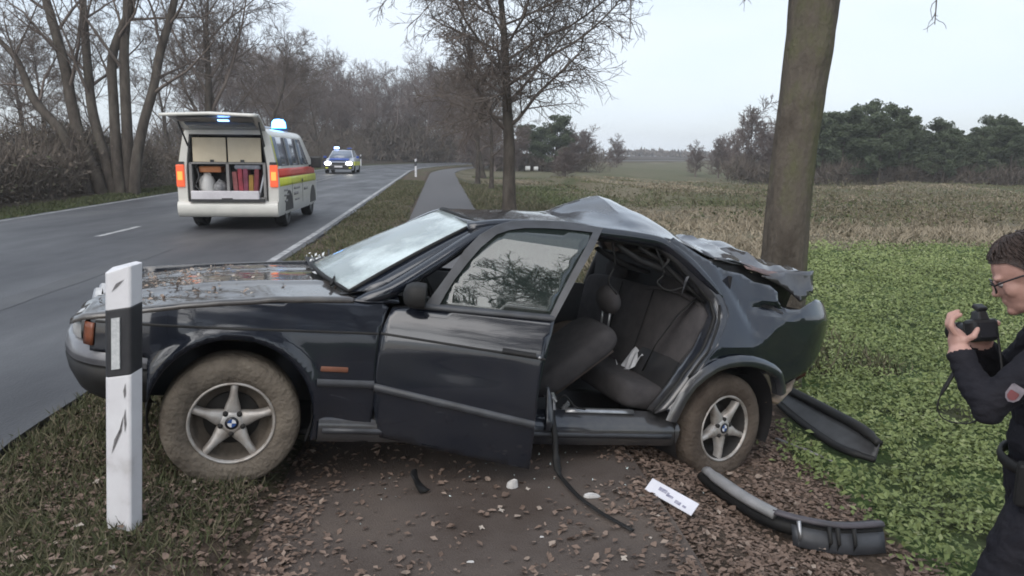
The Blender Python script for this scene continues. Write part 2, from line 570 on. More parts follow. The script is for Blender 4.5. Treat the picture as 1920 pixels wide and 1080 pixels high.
def grow(rg, lines, twigs, P, Rr, level, spec, tip=1.0):
    """children along a parent line; spec[level] = dict(n, t0, ang, len, rr, wander, lift, nseg, sides)"""
    if level >= len(spec):
        return
    s = spec[level]
    k = len(P)
    seg = np.linalg.norm(np.diff(P, axis=0), axis=1); L = seg.sum()
    n = max(1, int(round(s['n'] * rg.uniform(.8, 1.2))))
    az0 = rg.uniform(0, 6.28)
    for i in range(n):
        t = s['t0'] + (1 - s['t0']) * (i + rg.uniform(.1, .9)) / n
        f = t * (k - 1); a = min(int(f), k - 2); w = f - a
        p = P[a] * (1 - w) + P[a + 1] * w
        r = Rr[a] * (1 - w) + Rr[a + 1] * w
        tang = unit(P[a + 1] - P[a])
        az = az0 + i * 2.4 + rg.uniform(-.5, .5)
        side = unit(np.cross(tang, [.3, .2, .9])); side2 = np.cross(tang, side)
        ang = math.radians(s['ang'] * rg.uniform(.75, 1.25))
        d = tang * math.cos(ang) + (side * math.cos(az) + side2 * math.sin(az)) * math.sin(ang)
        if level >= 1 and s.get('flat'):
            d[2] *= s['flat']
        ln = s['len'] * L * rg.uniform(.65, 1.2) * (1.0 - s.get('taper', .45) * t)
        cr = min(r * .8, max(s['rr'] * r, s.get('rmin', .004)))
        Q, q = branch(rg, p, d, ln, cr, max(cr * .25, s.get('rmin', .004) * .6), s['nseg'], s['wander'], s['lift'])
        (twigs if s.get('twig') else lines).append((Q, q, s['sides']))
        grow(rg, lines, twigs, Q, q, level + 1, spec)

m_bark = pm('bark', (.07, .06, .05), scale=5, bump=.9, bscale=22, rough=.95, spec=.1, stretch=(1, 1, .35),
            stops=[(.3, (.04, .034, .029)), (.5, (.068, .058, .05)), (.7, (.095, .085, .07))])
m_bark_moss = pm('mossy bark', (.085, .075, .06), scale=2.6, bump=1.0, bscale=34, rough=.95, spec=.1, stretch=(1, 1, .45),
                 stops=[(.3, (.055, .046, .038)), (.48, (.105, .09, .074)), (.6, (.10, .098, .058)), (.75, (.135, .118, .095))])
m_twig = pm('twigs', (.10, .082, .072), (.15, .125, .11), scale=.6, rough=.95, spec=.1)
m_twig_hazed = pm('haze-pale far twigs', (.13, .106, .10), (.18, .15, .14), scale=.25, rough=.95, spec=.1)  # paler than the near twigs, distance haze put into the colour

OAK = [dict(n=18, t0=.30, ang=58, len=.54, rr=.45, rmin=.03, wander=.10, lift=.035, nseg=7, sides=6, taper=.5),
       dict(n=9, t0=.2, ang=48, len=.50, rr=.5, rmin=.02, wander=.13, lift=.02, nseg=5, sides=4, taper=.4),
       dict(n=8, t0=.15, ang=45, len=.52, rr=.55, rmin=.013, wander=.16, lift=.01, nseg=4, sides=3, taper=.3, twig=True),
       dict(n=5, t0=.15, ang=42, len=.6, rr=.6, rmin=.0095, wander=.18, lift=.0, nseg=2, sides=3, taper=.2, twig=True)]

def tree_meshes(seed, height, r0, spec, lean=(0, 0), trunk_top=.06, wander=.03, bark=None, twigm=None, flare=1.5, nseg=12, stems=None):
    rg = np.random.default_rng(seed)
    lines, twigs = [], []
    if stems is None:
        P, Rr = branch(rg, (0, 0, -.25), (lean[0], lean[1], 1), height + .25, r0, r0 * trunk_top, nseg, wander, .04)
        Rr = Rr.copy(); Rr[0] *= flare
        stems = [(P, Rr)]
    for P, Rr in stems:
        lines.append((P, Rr, 12))
        grow(rg, lines, twigs, P, Rr, 0, spec)
    trunk = [l for l in lines if l[2] == 12]
    limbs = [l for l in lines if l[2] != 12]
    return (tubes_mesh('trunk', trunk, bark or m_bark), tubes_mesh('crown', limbs + twigs, twigm or m_twig))

def put_tree(name, meshes, loc, label, cat='tree', group=None, rz=0.0, sc=1.0, names=('trunk', 'crown')):
    e = empty(name, label, cat, group, loc, rz)
    e.scale = (sc, sc, sc) if not hasattr(sc, '__len__') else sc
    for nm, m in zip(names, meshes):
        link(nm, m, e)
    return e

def spot(u, v, dz=0.0):
    x, y = xy_of(u + float(curve(v)), v)
    return (x, y, float(land(u, v)) + dz)

# --- avenue tree by the path, fine round crown
AV = [dict(n=30, t0=.27, ang=68, len=.50, rr=.40, rmin=.03, wander=.09, lift=.045, nseg=8, sides=5, taper=.55),
      dict(n=15, t0=.14, ang=48, len=.48, rr=.5, rmin=.016, wander=.12, lift=.01, nseg=5, sides=4, taper=.45),
      dict(n=9, t0=.12, ang=44, len=.52, rr=.55, rmin=.011, wander=.15, lift=-.02, nseg=3, sides=3, taper=.3, twig=True),
      dict(n=4, t0=.2, ang=40, len=.55, rr=.6, rmin=.0085, wander=.18, lift=-.03, nseg=2, sides=3, taper=.2, twig=True)]
AVENUE = tree_meshes(11, 9.2, .21, AV, lean=(.02, 0))
put_tree('avenue_tree', AVENUE, (-.10, 22.1, zat(-.1, 22.1)), 'bare round-crowned tree standing alone between the path and the rough grass', rz=.6)

OAKM = tree_meshes(5, 9.5, .22, OAK)
OAKM2 = tree_meshes(6, 10.5, .24, OAK, lean=(.08, .02), wander=.05)
gA = 'bare trees lining the path farther on'
for (px, v, sc, rz, lb) in ((2.6, 40, .60, 1.0, 'bare pathside tree second in the row after the round-crowned one'),
                           (2.2, 47, .72, 2.2, 'bare pathside tree third in the row after the round-crowned one'),
                           (3.2, 58, .82, 3.0, 'bare pathside tree at the far end of the row before the bend')):
    put_tree('pathside_tree', OAKM if sc < .8 else OAKM2, spot(px, v), lb, group=gA, rz=rz, sc=sc)

# --- near tree behind the wrecked car: trunk cut by the top of the view, limbs above it
rg = np.random.default_rng(3)
tb = np.array([2.28, 6.5, 0.0]); tb[2] = zat(tb[0], tb[1])
TP = [(2.26, 6.45, tb[2] - .3), (2.27, 6.47, tb[2]), (2.31, 6.53, .45), (2.345, 6.60, .95), (2.385, 6.68, 1.5), (2.46, 6.78, 2.05),
      (2.525, 6.86, 2.5), (2.56, 6.92, 2.85), (2.60, 6.98, 3.4), (2.66, 7.0, 4.2), (2.70, 7.0, 5.2), (2.74, 7.0, 6.5), (2.76, 7.02, 8.2)]
TR = [.27, .225, .185, .176, .176, .180, .188, .202, .20, .16, .13, .09, .03]
sp = smooth_path(TP, 9); rr_ = np.interp(np.linspace(0, 1, len(sp)), np.linspace(0, 1, len(TR)), TR)
rows = []
NS = 64
for i, p in enumerate(sp):
    row = []
    for j in range(NS):
        q = 2 * math.pi * j / NS
        cx, cy = math.cos(q), math.sin(q)
        b_ = noise.noise((cx * 3.2, cy * 3.2, p.z * .9)) * .10 + noise.noise((cx * 9, cy * 9, p.z * 3.5)) * .05 + (abs(noise.noise((cx * 9, cy * 9, p.z * 1.6)))) * .16
        r = rr_[i] * (1 + b_ * .55)
        for (kz, kq, ka, kw) in ((1.98, 4.55, .16, .10), (2.36, 4.9, .12, .12), (1.74, 4.6, .09, .07)):   # healed branch knots
            dq = (q - kq + math.pi) % (2 * math.pi) - math.pi
            r *= 1 + ka * math.exp(-((p.z - kz) / kw) ** 2 - (dq / .5) ** 2)
        row.append((p.x - tb[0] + cx * r, p.y - tb[1] + cy * r, p.z - tb[2]))
    rows.append(row)
nt_e = empty('roadside_tree', 'thick mossy trunk of the tree right behind the wrecked car', 'tree', loc=tuple(tb))
MB().grid(rows, closed_v=True).build('trunk', m_bark_moss, nt_e)
P_ = np.array([[p.x - tb[0], p.y - tb[1], p.z - tb[2]] for p in sp])
lines, twigs = [], []
SP2 = [dict(n=10, t0=.74, ang=50, len=.30, rr=.4, rmin=.03, wander=.10, lift=.04, nseg=7, sides=6, taper=.4)] + OAK[1:3]
grow(rg, lines, twigs, P_, rr_, 0, SP2)
# three low limbs whose drooping ends hang into view
for limb in ([(2.62, 6.98, 3.6), (2.7, 6.6, 3.75), (2.88, 6.1, 3.55), (2.99, 5.8, 3.1), (3.0, 5.77, 2.62), (2.995, 5.75, 2.42)],
             [(2.58, 6.95, 3.3), (2.2, 6.6, 3.6), (1.95, 6.35, 3.3), (1.84, 6.3, 2.85), (1.78, 6.3, 2.66)],
             [(2.55, 6.95, 3.25), (1.9, 7.1, 3.7), (1.3, 7.3, 3.6), (1.07, 7.34, 3.1), (1.056, 7.33, 2.75), (1.05, 7.30, 2.52)]):
    q = smooth_path(limb, 5)
    P = np.array([[a.x - tb[0], a.y - tb[1], a.z - tb[2]] for a in q])
    rad = np.interp(np.linspace(0, 1, len(q)), [0, .35, .6, 1], [.045, .02, .008, .003])
    lines.append((P, rad, 5))
    n0 = int(len(P) * .62)
    grow(rg, lines, twigs, P[n0:], rad[n0:], 0, [dict(n=6, t0=.35, ang=40, len=.35, rr=.7, rmin=.003, wander=.22, lift=-.02, nseg=4, sides=3, twig=True)])
link('crown', tubes_mesh('crown', lines + twigs, m_twig), nt_e)

# --- many-stemmed tree clump on the far side of the road
base = np.array([-13.45, 26.1, 0.0]); base[2] = zat(base[0], base[1])
def stem(pts, r):
    q = smooth_path([(a[0] - base[0], a[1] - base[1], a[2] - base[2]) for a in pts], 4)
    return np.array([tuple(a) for a in q]), np.interp(np.linspace(0, 1, len(q)), np.linspace(0, 1, len(r)), r)
STEM_SPEC = [dict(n=6, t0=.40, ang=44, len=.34, rr=.4, rmin=.03, wander=.13, lift=.04, nseg=6, sides=5, taper=.4),
             dict(n=5, t0=.2, ang=45, len=.5, rr=.5, rmin=.014, wander=.15, lift=.02, nseg=5, sides=4, taper=.4),
             dict(n=6, t0=.15, ang=45, len=.5, rr=.55, rmin=.008, wander=.18, lift=.01, nseg=4, sides=3, taper=.3, twig=True),
             dict(n=3, t0=.2, ang=40, len=.5, rr=.6, rmin=.006, wander=.2, lift=.0, nseg=3, sides=3, taper=.2, twig=True)]
gB = 'stems of the clump across the road'
clump = [
 ('mossy stem curving up and left, heaviest of the clump across the road',
  [(-13.75, 26.1, -.1), (-14.05, 26.2, .9), (-14.55, 26.4, 2.0), (-14.85, 26.6, 3.2), (-15.05, 26.8, 4.2), (-15.5, 27.1, 5.7), (-15.95, 27.3, 7.4), (-16.3, 27.4, 10.0)], [.22, .20, .19, .18, .17, .15, .12, .05]),
 ('thin crooked stem bending far out left from the clump across the road',
  [(-14.1, 25.9, -.1), (-14.35, 25.95, .8), (-14.9, 26.0, 2.1), (-15.8, 26.2, 3.1), (-16.2, 26.4, 3.9), (-16.65, 26.7, 4.6), (-17.4, 26.9, 5.4), (-17.9, 27.0, 6.8)], [.2, .18, .16, .14, .12, .10, .07, .03]),
 ('straight leaning stem beside the heaviest one of the clump across the road',
  [(-13.42, 26.3, -.1), (-13.8, 26.5, 1.3), (-14.2, 26.7, 2.8), (-14.35, 26.9, 4.2), (-14.5, 27.2, 6.4), (-14.6, 27.5, 10.4)], [.2, .17, .16, .145, .12, .04]),
 ('forked upright stem in the middle of the clump across the road',
  [(-13.2, 26.2, -.1), (-13.35, 26.4, 1.4), (-13.42, 26.6, 3.0), (-13.45, 26.8, 4.6), (-13.1, 27.0, 5.7), (-12.8, 27.2, 6.6), (-12.3, 27.4, 9.8)], [.2, .175, .16, .15, .13, .11, .04]),
 ('straight upright stem in the middle of the clump across the road',
  [(-13.05, 26.4, -.1), (-13.05, 26.6, 1.8), (-13.1, 26.9, 4.7), (-13.0, 27.2, 6.6), (-12.9, 27.4, 10.8)], [.21, .18, .155, .13, .04]),
 ('stem leaning right out of the clump across the road toward the van',
  [(-12.72, 26.1, -.1), (-12.65, 26.3, 1.2), (-12.4, 26.5, 2.5), (-12.1, 26.7, 3.6), (-11.85, 26.9, 4.9), (-11.4, 27.2, 6.6), (-10.8, 27.4, 10.0)], [.19, .175, .16, .15, .14, .12, .05])]
for k, (lb, pts, rad) in enumerate(clump):
    ms = tree_meshes(40 + k, 0, 0, STEM_SPEC, stems=[stem(pts, rad)])
    put_tree('clump_tree', ms, tuple(base), lb, group=gB)

# --- bare trees beside the road on the left, thinning to the wood at the bend
FAN = [dict(n=15, t0=.24, ang=40, len=.62, rr=.5, rmin=.03, wander=.09, lift=.05, nseg=7, sides=5, taper=.4)] + OAK[1:]
FANM = tree_meshes(21, 9.0, .26, FAN, wander=.06)
FANM2 = tree_meshes(22, 10.0, .2, FAN, lean=(-.06, .03), wander=.05)
x, y = -13.0, 33.0
put_tree('fan_tree', FANM, (x, y, zat(x, y)), 'bare fan-shaped tree with a short trunk behind the ambulance', rz=.3)
gC = 'bare roadside trees beyond the ambulance'
rgt = np.random.default_rng(12)
for i, (u, v, sc) in enumerate(((-11.9, 45, .80), (-12.0, 54, .84), (-12.4, 64, .78), (-13.0, 76, .76))):
    put_tree('roadside_bare_tree', (FANM2, OAKM2, FANM)[i % 3], spot(u, v), 'bare brown-twigged tree on the verge beyond the ambulance', group=gC, rz=float(rgt.uniform(0, 6)), sc=sc)
# taller backdrop trees of the left wood
gD = 'bare trees of the wood behind the clump'
for i, (x, y, sc) in enumerate(((-20, 38, .62), (-25, 42, .7), (-29, 47, .75), (-22.5, 52, .8))):
    put_tree('wood_tree', (FANM2, OAKM, OAKM2)[i % 3], (x, y, zat(x, y)), 'bare slender tree in the wood behind the many-stemmed clump', group=gD, rz=float(rgt.uniform(0, 6)), sc=sc)

# --- wood across the end of the road (far): low detail trees with dense twigs
FAR = [dict(n=18, t0=.2, ang=45, len=.5, rr=.45, rmin=.05, wander=.1, lift=.05, nseg=5, sides=4, taper=.4),
       dict(n=10, t0=.15, ang=45, len=.5, rr=.5, rmin=.035, wander=.14, lift=.03, nseg=4, sides=3, taper=.4, twig=True),
       dict(n=10, t0=.1, ang=42, len=.55, rr=.6, rmin=.026, wander=.18, lift=.01, nseg=3, sides=3, taper=.3, twig=True)]
FARM = [tree_meshes(60 + k, 12, .22, FAR, twigm=m_twig_hazed, bark=m_twig_hazed) for k in range(3)]
gE = 'bare trees of the wood at the bend'
rgt = np.random.default_rng(15)
cnt = 0
for row, v0 in enumerate((104, 112, 121, 132)):
    for k in range(12):
        X = -42 + k * 3.1 + rgt.uniform(-1, 1) + row * .7
        Y = v0 + rgt.uniform(-2, 2) - .12 * (X + 42)
        sc = rgt.uniform(.88, 1.08) * lerp(X, [-42, -30, -22, -14, -6], [1.1, 1.0, .84, .88, .95])
        put_tree('far_wood_tree', FARM[cnt % 3], (X, Y, zat(X, Y) + .1), 'grey-brown bare tree of the wood where the road bends', group=gE, rz=float(rgt.uniform(0, 6)), sc=float(sc))
        cnt += 1

# --- undergrowth, hedges and reeds: thin slivers
def slivers(P, D, Ln, W, rg):
    """thin triangles from points P along directions D"""
    n = len(P)
    D = D / (np.linalg.norm(D, axis=1, keepdims=True) + 1e-9)
    S = np.cross(D, rg.normal(0, 1, (n, 3))); S /= np.linalg.norm(S, axis=1, keepdims=True) + 1e-9
    mid = P + D * (Ln * .55)[:, None] + rg.normal(0, 1, (n, 3)) * (Ln * .06)[:, None]
    tip = mid + D * (Ln * .45)[:, None] + rg.normal(0, 1, (n, 3)) * (Ln * .12)[:, None]
    V_ = np.stack([P - S * W[:, None], P + S * W[:, None], mid + S * (W * .7)[:, None], mid - S * (W * .7)[:, None], tip], 1)
    o = np.arange(n)[:, None] * 5
    F_ = np.concatenate([np.stack([o[:, 0], o[:, 0] + 1, o[:, 0] + 2], 1), np.stack([o[:, 0], o[:, 0] + 2, o[:, 0] + 3], 1), np.stack([o[:, 0] + 3, o[:, 0] + 2, o[:, 0] + 4], 1)])
    return V_.reshape(-1, 3), F_
def leaves(P, N, S, rg, fold=.25, aspect=1.7):
    """leaf-like folded pairs of triangles round points P, facing N, of size S"""
    n = len(P)
    N = N / (np.linalg.norm(N, axis=1, keepdims=True) + 1e-9)
    A = np.cross(N, rg.normal(0, 1, (n, 3))); A /= np.linalg.norm(A, axis=1, keepdims=True) + 1e-9
    B_ = np.cross(N, A)
    s = S[:, None]
    V_ = np.stack([P - A * s * .5 * aspect, P + B_ * s * .5 + N * s * fold, P + A * s * .5 * aspect + N * s * fold * .3 * rg.normal(0, 1, (n, 1)), P - B_ * s * .5 + N * s * fold], 1)
    o = np.arange(n) * 4
    F_ = np.concatenate([np.stack([o, o + 1, o + 2], 1), np.stack([o, o + 2, o + 3], 1)])
    return V_.reshape(-1, 3), F_

m_under = tinted('undergrowth', [(0, (.07, .058, .05)), (.5, (.105, .088, .074)), (.8, (.14, .115, .095)), (1, (.095, .10, .06))], .95)
def thicket(name, label, cat, rects, n, hgt, seed, w=(.006, .014), kind='stuff', leafn=0, mat_=None, Ls=(.5, 1.4), uvr=False):
    rg = np.random.default_rng(seed)
    PP = []
    for (x0, y0, x1, y1, dep, wt) in rects:
        k = int(n * wt)
        t = rg.uniform(0, 1, k)
        X = x0 + (x1 - x0) * t + rg.uniform(-.5, .5, k) * dep; Y = y0 + (y1 - y0) * t + rg.uniform(0, 1, k) * dep
        if uvr:
            X = x0 + (x1 - x0) * t - rg.uniform(0, 1, k) * dep; Y = y0 + (y1 - y0) * t
            X, Y = xy_of(X + curve(Y), Y)
        PP.append(np.stack([X, Y], 1))
    PP = np.concatenate(PP); k = len(PP)
    u, v = uv_of(PP[:, 0], PP[:, 1]); zg = land(u - curve(v), v)
    hh = hgt * (.15 + 1.5 * np.clip(fbm(PP[:, 0], PP[:, 1], 2.6, seed) - .1, 0, 1))
    Z = zg + hh * rg.uniform(0, 1, k) ** .8 - .1
    P = np.stack([PP[:, 0], PP[:, 1], Z], 1)
    D = rg.normal(0, .5, (k, 3)); D[:, 2] += .75
    V1, F1 = slivers(P, D, rg.uniform(*Ls, k), rg.uniform(*w, k), rg)
    tint = np.repeat(np.clip(rg.normal(.45, .22, k), 0, .85), 5)
    if leafn:
        sel = rg.integers(0, k, leafn)
        V2, F2 = leaves(P[sel] + rg.normal(0, .35, (leafn, 3)) * [1, 1, .5], rg.normal(0, 1, (leafn, 3)), rg.uniform(.04, .10, leafn), rg)
        F1 = np.concatenate([F1, F2 + len(V1)]); V1 = np.concatenate([V1, V2])
        tint = np.concatenate([tint, np.repeat(rg.uniform(.2, 1, leafn), 4)])
    o = link(name, fast_mesh(name, V1, F1, mat_ or m_under, False, tint))
    return setp(o, label, cat, kind=kind)
thicket('undergrowth', 'brown tangle of bare shrubs under the trees across the road', 'undergrowth',
        [(-11.4, 12, -11.6, 34, 2.4, .34), (-14.5, 14, -15, 46, 5, .30), (-11.9, 34, -12.2, 90, 3, .22), (-19, 22, -20, 60, 8, .14)], 52000, 2.3, 5, w=(.006, .015), leafn=34000, uvr=True, Ls=(.25, .9))
thicket('far_undergrowth', 'grey-brown brush at the foot of the wood by the bend', 'undergrowth',
        [(-46, 100, -6, 97, 6, .6), (-46, 110, -2, 112, 8, .4)], 26000, 4.2, 6, w=(.03, .06), leafn=9000, Ls=(.8, 2.2))

# --- pines
m_needle = tinted('haze-pale pine needles', [(0, (.034, .044, .028)), (.5, (.06, .078, .046)), (1, (.095, .115, .068))], .8)  # greens lifted, haze of the distance put into the needle colour
def pine(seed, h=6.5):
    rg = np.random.default_rng(seed)
    lines = []
    P, Rr = branch(rg, (0, 0, -.2), (rg.normal(0, .05), rg.normal(0, .05), 1), h, .16, .03, 9, .05, .03)
    lines.append((P, Rr, 7))
    cl, limbs = [], []
    for i in range(36):
        t = rg.uniform(.22, 1.0); f = t * 8.999; a = int(f); p = P[a] + (P[min(a + 1, 9)] - P[a]) * (f - a)
        az = rg.uniform(0, 6.28); ln = (1.15 - t) * 2.3 * rg.uniform(.5, 1.1) + .7
        Q, q = branch(rg, p, (math.cos(az), math.sin(az), .35), ln, .045, .012, 4, .12, .06)
        limbs.append((Q, q, 4))
        for j in (2, 3, 4):
            cl.append((Q[j], .42 * rg.uniform(.7, 1.4)))
    cl.append((P[-1], .5))
    LP, LT = [], []
    for c, r in cl:
        k = 90
        d = rg.normal(0, 1, (k, 3)); d /= np.linalg.norm(d, axis=1, keepdims=True)
        LP.append(c + d * (r * rg.uniform(.3, 1, k) ** .5)[:, None] * [1.2, 1.2, .75])
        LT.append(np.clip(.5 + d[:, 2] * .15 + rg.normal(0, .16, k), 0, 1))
    LP = np.concatenate(LP); LT = np.concatenate(LT)
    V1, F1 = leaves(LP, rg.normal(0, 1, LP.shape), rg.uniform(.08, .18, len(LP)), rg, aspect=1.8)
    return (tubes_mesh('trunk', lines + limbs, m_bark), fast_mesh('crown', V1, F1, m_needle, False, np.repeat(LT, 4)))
PINES = [pine(80 + k, 6.2 + k * .5) for k in range(3)]
gF = 'dark pines along the far side of the rough field'
rgt = np.random.default_rng(33)
for i in range(46):
    X = 25.2 + i * .72 + rgt.uniform(-.5, .5); Y = 63 + rgt.uniform(-2.5, 3.5) + (i % 2) * 3
    sc = rgt.uniform(.76, .90) * (1.0 if i < 12 else .88)
    put_tree('pine_tree', PINES[i % 3], (X, Y, zat(X, Y)), 'dark green pine in the row beyond the rough field', group=gF, rz=float(rgt.uniform(0, 6)), sc=float(sc))
# pine group and bare trees in the middle distance, left of the near trunk
gG = 'dark conifers in the middle distance'
for (X, Y, sc) in ((2.0, 84, .72), (4.2, 82, .86), (5.6, 86, .62), (3.2, 88, .7)):
    put_tree('field_conifer', PINES[1], (X, Y, zat(X, Y)), 'dark conifer in the group beyond the path-side trees', group=gG, rz=X, sc=sc)
BUSHM = tree_meshes(71, 4.5, .12, [dict(FAR[0], t0=.05, n=22, len=.6), FAR[1], FAR[2]], twigm=m_twig_hazed, bark=m_twig_hazed)
gH = 'grey bare trees round the conifers'
for (X, Y, sc) in ((6.6, 83, .85), (8.0, 85, .8), (0.4, 80, .9), (-1.8, 78, 1.0), (-4, 82, 1.2)):
    put_tree('grey_bare_tree', BUSHM, (X, Y, zat(X, Y)), 'low grey bare tree beside the group of conifers', group=gH, rz=X, sc=sc)
put_tree('round_bush', BUSHM, (13.2, 100, zat(13.2, 100)), 'small rounded bare tree alone on the field horizon', cat='tree', rz=1, sc=.72)
gI = 'bare trees left of the pine row'
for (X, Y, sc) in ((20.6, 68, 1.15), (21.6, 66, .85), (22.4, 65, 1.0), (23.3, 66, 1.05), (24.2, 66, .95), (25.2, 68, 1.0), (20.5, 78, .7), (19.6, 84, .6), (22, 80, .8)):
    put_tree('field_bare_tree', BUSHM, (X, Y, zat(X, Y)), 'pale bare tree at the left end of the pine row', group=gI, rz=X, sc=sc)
thicket('field_brush', 'dark bramble and shrub band under the pines', 'brush', [(19, 64.5, 26, 62, 3, .25), (26, 61.5, 58, 60.0, 2.5, .5), (-3, 80, 9, 82, 3, .15)], 24000, 1.9, 9, w=(.015, .035), leafn=12000)
put_tree('rust_brown_bush', BUSHM, (3.9, 58, zat(3.9, 58)), 'low rust-brown bush in front of the conifers', cat='bush', rz=2, sc=(.62, .62, .45))
thicket('heath_shrubs', 'low brown heath shrubs dotted over the rough field', 'shrubs', [(9, 21, 24, 30, 7, .3), (6, 30, 34, 44, 9, .4), (14, 46, 40, 54, 5, .3)], 5000, .55, 17, w=(.008, .018), leafn=7000, Ls=(.15, .45), mat_=tinted('heath', [(0, (.085, .08, .045)), (.5, (.13, .11, .075)), (1, (.10, .115, .05))], .95))
# far horizon wood
thicket('horizon_wood', 'thin dark line of woods on the far horizon', 'wood', [(45, 330, 170, 330, 20, 1.0)], 6000, 2.6, 10, w=(.3, .5), Ls=(.8, 1.6))

# --- grass, crop, straw (stuff)
def blades(name, label, cat, P, Ln, W, tint, mat_, seed, upv=1.0, spread=.45):
    rg = np.random.default_rng(seed)
    D = rg.normal(0, spread, (len(P), 3)); D[:, 2] = upv
    V1, F1 = slivers(P, D, Ln, W, rg)
    o = link(name, fast_mesh(name, V1, F1, mat_, False, np.repeat(tint, 5)))
    return setp(o, label, cat, kind='stuff')
def on_land(u, v):
    c = curve(v); x, y = xy_of(u + c, v)
    return np.stack([x, y, land(u, v)], 1)
rg = np.random.default_rng(101)
m_grass = tinted('verge grass', [(0, (.045, .048, .026)), (.45, (.068, .078, .036)), (.75, (.12, .105, .068)), (1, (.17, .145, .10))], .85)
# roadside verge between road and path, both sides near and far
n = 64000
v = np.concatenate([rg.uniform(1.6, 7.5, n // 2), 8 + 34 * rg.uniform(0, 1, n - n // 2) ** 1.6]); u = rg.uniform(-2.22, -.86, n)
keep = fbm(u * 1.0, v, .5, 8) + rg.normal(0, .08, n) < np.where(v < 4.2, .60, .62)
u, v = u[keep], v[keep]
blades('verge_grass', 'short winter grass on the strip between road and path', 'grass', on_land(u, v), rg.uniform(.03, .085, len(u)), .0022 + .0004 * v, np.clip(rg.normal(.56, .24, len(u)), 0, 1), m_grass, 1, .8, .6)
n = 26000
v = 6.5 + 38 * rg.uniform(0, 1, n) ** 1.5; u = 1.08 + rg.uniform(0, 1, n) ** 1.2 * 3.2
blades('path_grass', 'dry grass on the bank along the right of the path', 'grass', on_land(u, v), rg.uniform(.06, .22, n), .003 + .0005 * v, np.clip(rg.normal(.6, .25, n), 0, 1), m_grass, 2, .8, .5)
# left-hand grass strip across the road
n = 15000
v = rg.uniform(9, 60, n); u = rg.uniform(-10.9, -9.55, n)
blades('far_verge_grass', 'green grass edge on the far side of the road', 'grass', on_land(u, v), rg.uniform(.05, .14, n), .004 + .0005 * v, np.clip(rg.normal(.38, .12, n), 0, 1), m_grass, 3, .8, .5)
# straw-coloured rough grass on the right
m_straw = tinted('rough grass', [(0, (.085, .098, .045)), (.3, (.135, .125, .075)), (.6, (.195, .165, .118)), (1, (.26, .22, .16))], .9)
n = 95000
v = 8.5 + 52 * rg.uniform(0, 1, n) ** 1.35; u = 2.4 + (v * .95 + 2) * rg.uniform(0, 1, n)
keep = ~((u > field_edge(v) - .1) & (v < FIELD_END))
u, v = u[keep], v[keep]; n = len(u)
P = on_land(u, v)
clumpn = fbm(P[:, 0], P[:, 1], 2.2, 12); big = fbm(P[:, 0], P[:, 1], 9, 13)
P[:, 2] += (fbm(P[:, 0], P[:, 1], 9, 2) - .5) * np.where((u > 8) & (v > 14), 1, 0) * np.clip((v - 14) / 20, 0, 1) * 1.5
blades('rough_grass', 'straw-coloured rough grass behind the green crop', 'grass', P, (.05 + .85 * np.clip(clumpn - .36, 0, 1)) * rg.uniform(.6, 1.3, n) * np.clip(1.25 - v / 70, .45, 1), .004 + .00075 * v,
       np.clip(.5 + (big - .5) * 2.2 + (fbm(P[:, 0], P[:, 1], 3.0, 14) - .5) * 1.6 + rg.normal(0, .15, n) - np.clip((v - 36) / 60, 0, .5), 0, 1), m_straw, 4, .7, .75)
# brambles: greener low clumps
n = 5000
cx = rg.uniform(0, 1, (26, 2)); cu = 6 + cx[:, 0] * 40; cv = 20 + cx[:, 1] * 32
ci = rg.integers(0, 26, n); u = cu[ci] + rg.normal(0, 1.4, n); v = cv[ci] + rg.normal(0, 1.0, n)
P = on_land(u, v); P[:, 2] += np.abs(rg.normal(0, .16, n)) + .03
V1, F1 = leaves(P, rg.normal(0, 1, (n, 3)) + [0, 0, .6], rg.uniform(.04, .10, n), rg)
m_bramble = tinted('bramble leaves', [(0, (.045, .055, .026)), (.6, (.075, .09, .04)), (1, (.11, .105, .06))], .7)
setp(link('bramble_cover', fast_mesh('bramble_cover', V1, F1, m_bramble, False, np.repeat(rg.uniform(0, 1, n), 4))), 'low green bramble patches scattered over the rough field', 'brambles', kind='stuff')
# green crop
m_crop = tinted('crop leaves', [(0, (.09, .112, .042)), (.5, (.172, .214, .078)), (.8, (.23, .27, .11)), (1, (.30, .32, .17))], .6)
n = 180000
v = .6 + (FIELD_END - .6) * rg.uniform(0, 1, n) ** 1.25
v = v + np.where(v > FIELD_END - 3, rg.normal(0, .9, n), 0)
u = field_edge(v) + (v * .62 + 1.2) * rg.uniform(0, 1, n)
u = u + np.where(u < field_edge(v) + .4, rg.normal(0, .10, n), 0)
tx, ty = xy_of(u, v)
keep0 = ~((np.abs((tx - 2.2) - (ty - 5.1) * -.12) < .22) & (ty > 4.55) & (ty < 5.75))
keep = keep0 & (fbm(u, v, .28, 21) + rg.normal(0, .1, n) > .36)
u, v = u[keep], v[keep]; n = len(u)
P = on_land(u, v); hgt = .03 + .10 * fbm(u, v, .3, 22)
P[:, 2] += hgt * rg.uniform(.2, 1.1, n)
V1, F1 = leaves(P, rg.normal(0, .5, (n, 3)) + [0, -.2, 1.0], rg.uniform(.009, .021, n) * (1 + v * .06) * (1 + .5 * (rg.uniform(0, 1, n) > .93)), rg, aspect=1.9)
tn = np.clip(rg.normal(.48, .2, n) + (fbm(u, v, 1.1, 23) - .5) * .7, 0, 1)
setp(link('crop', fast_mesh('crop', V1, F1, m_crop, False, np.repeat(tn, 4))), 'low leafy green crop covering the field', 'crop', kind='stuff')

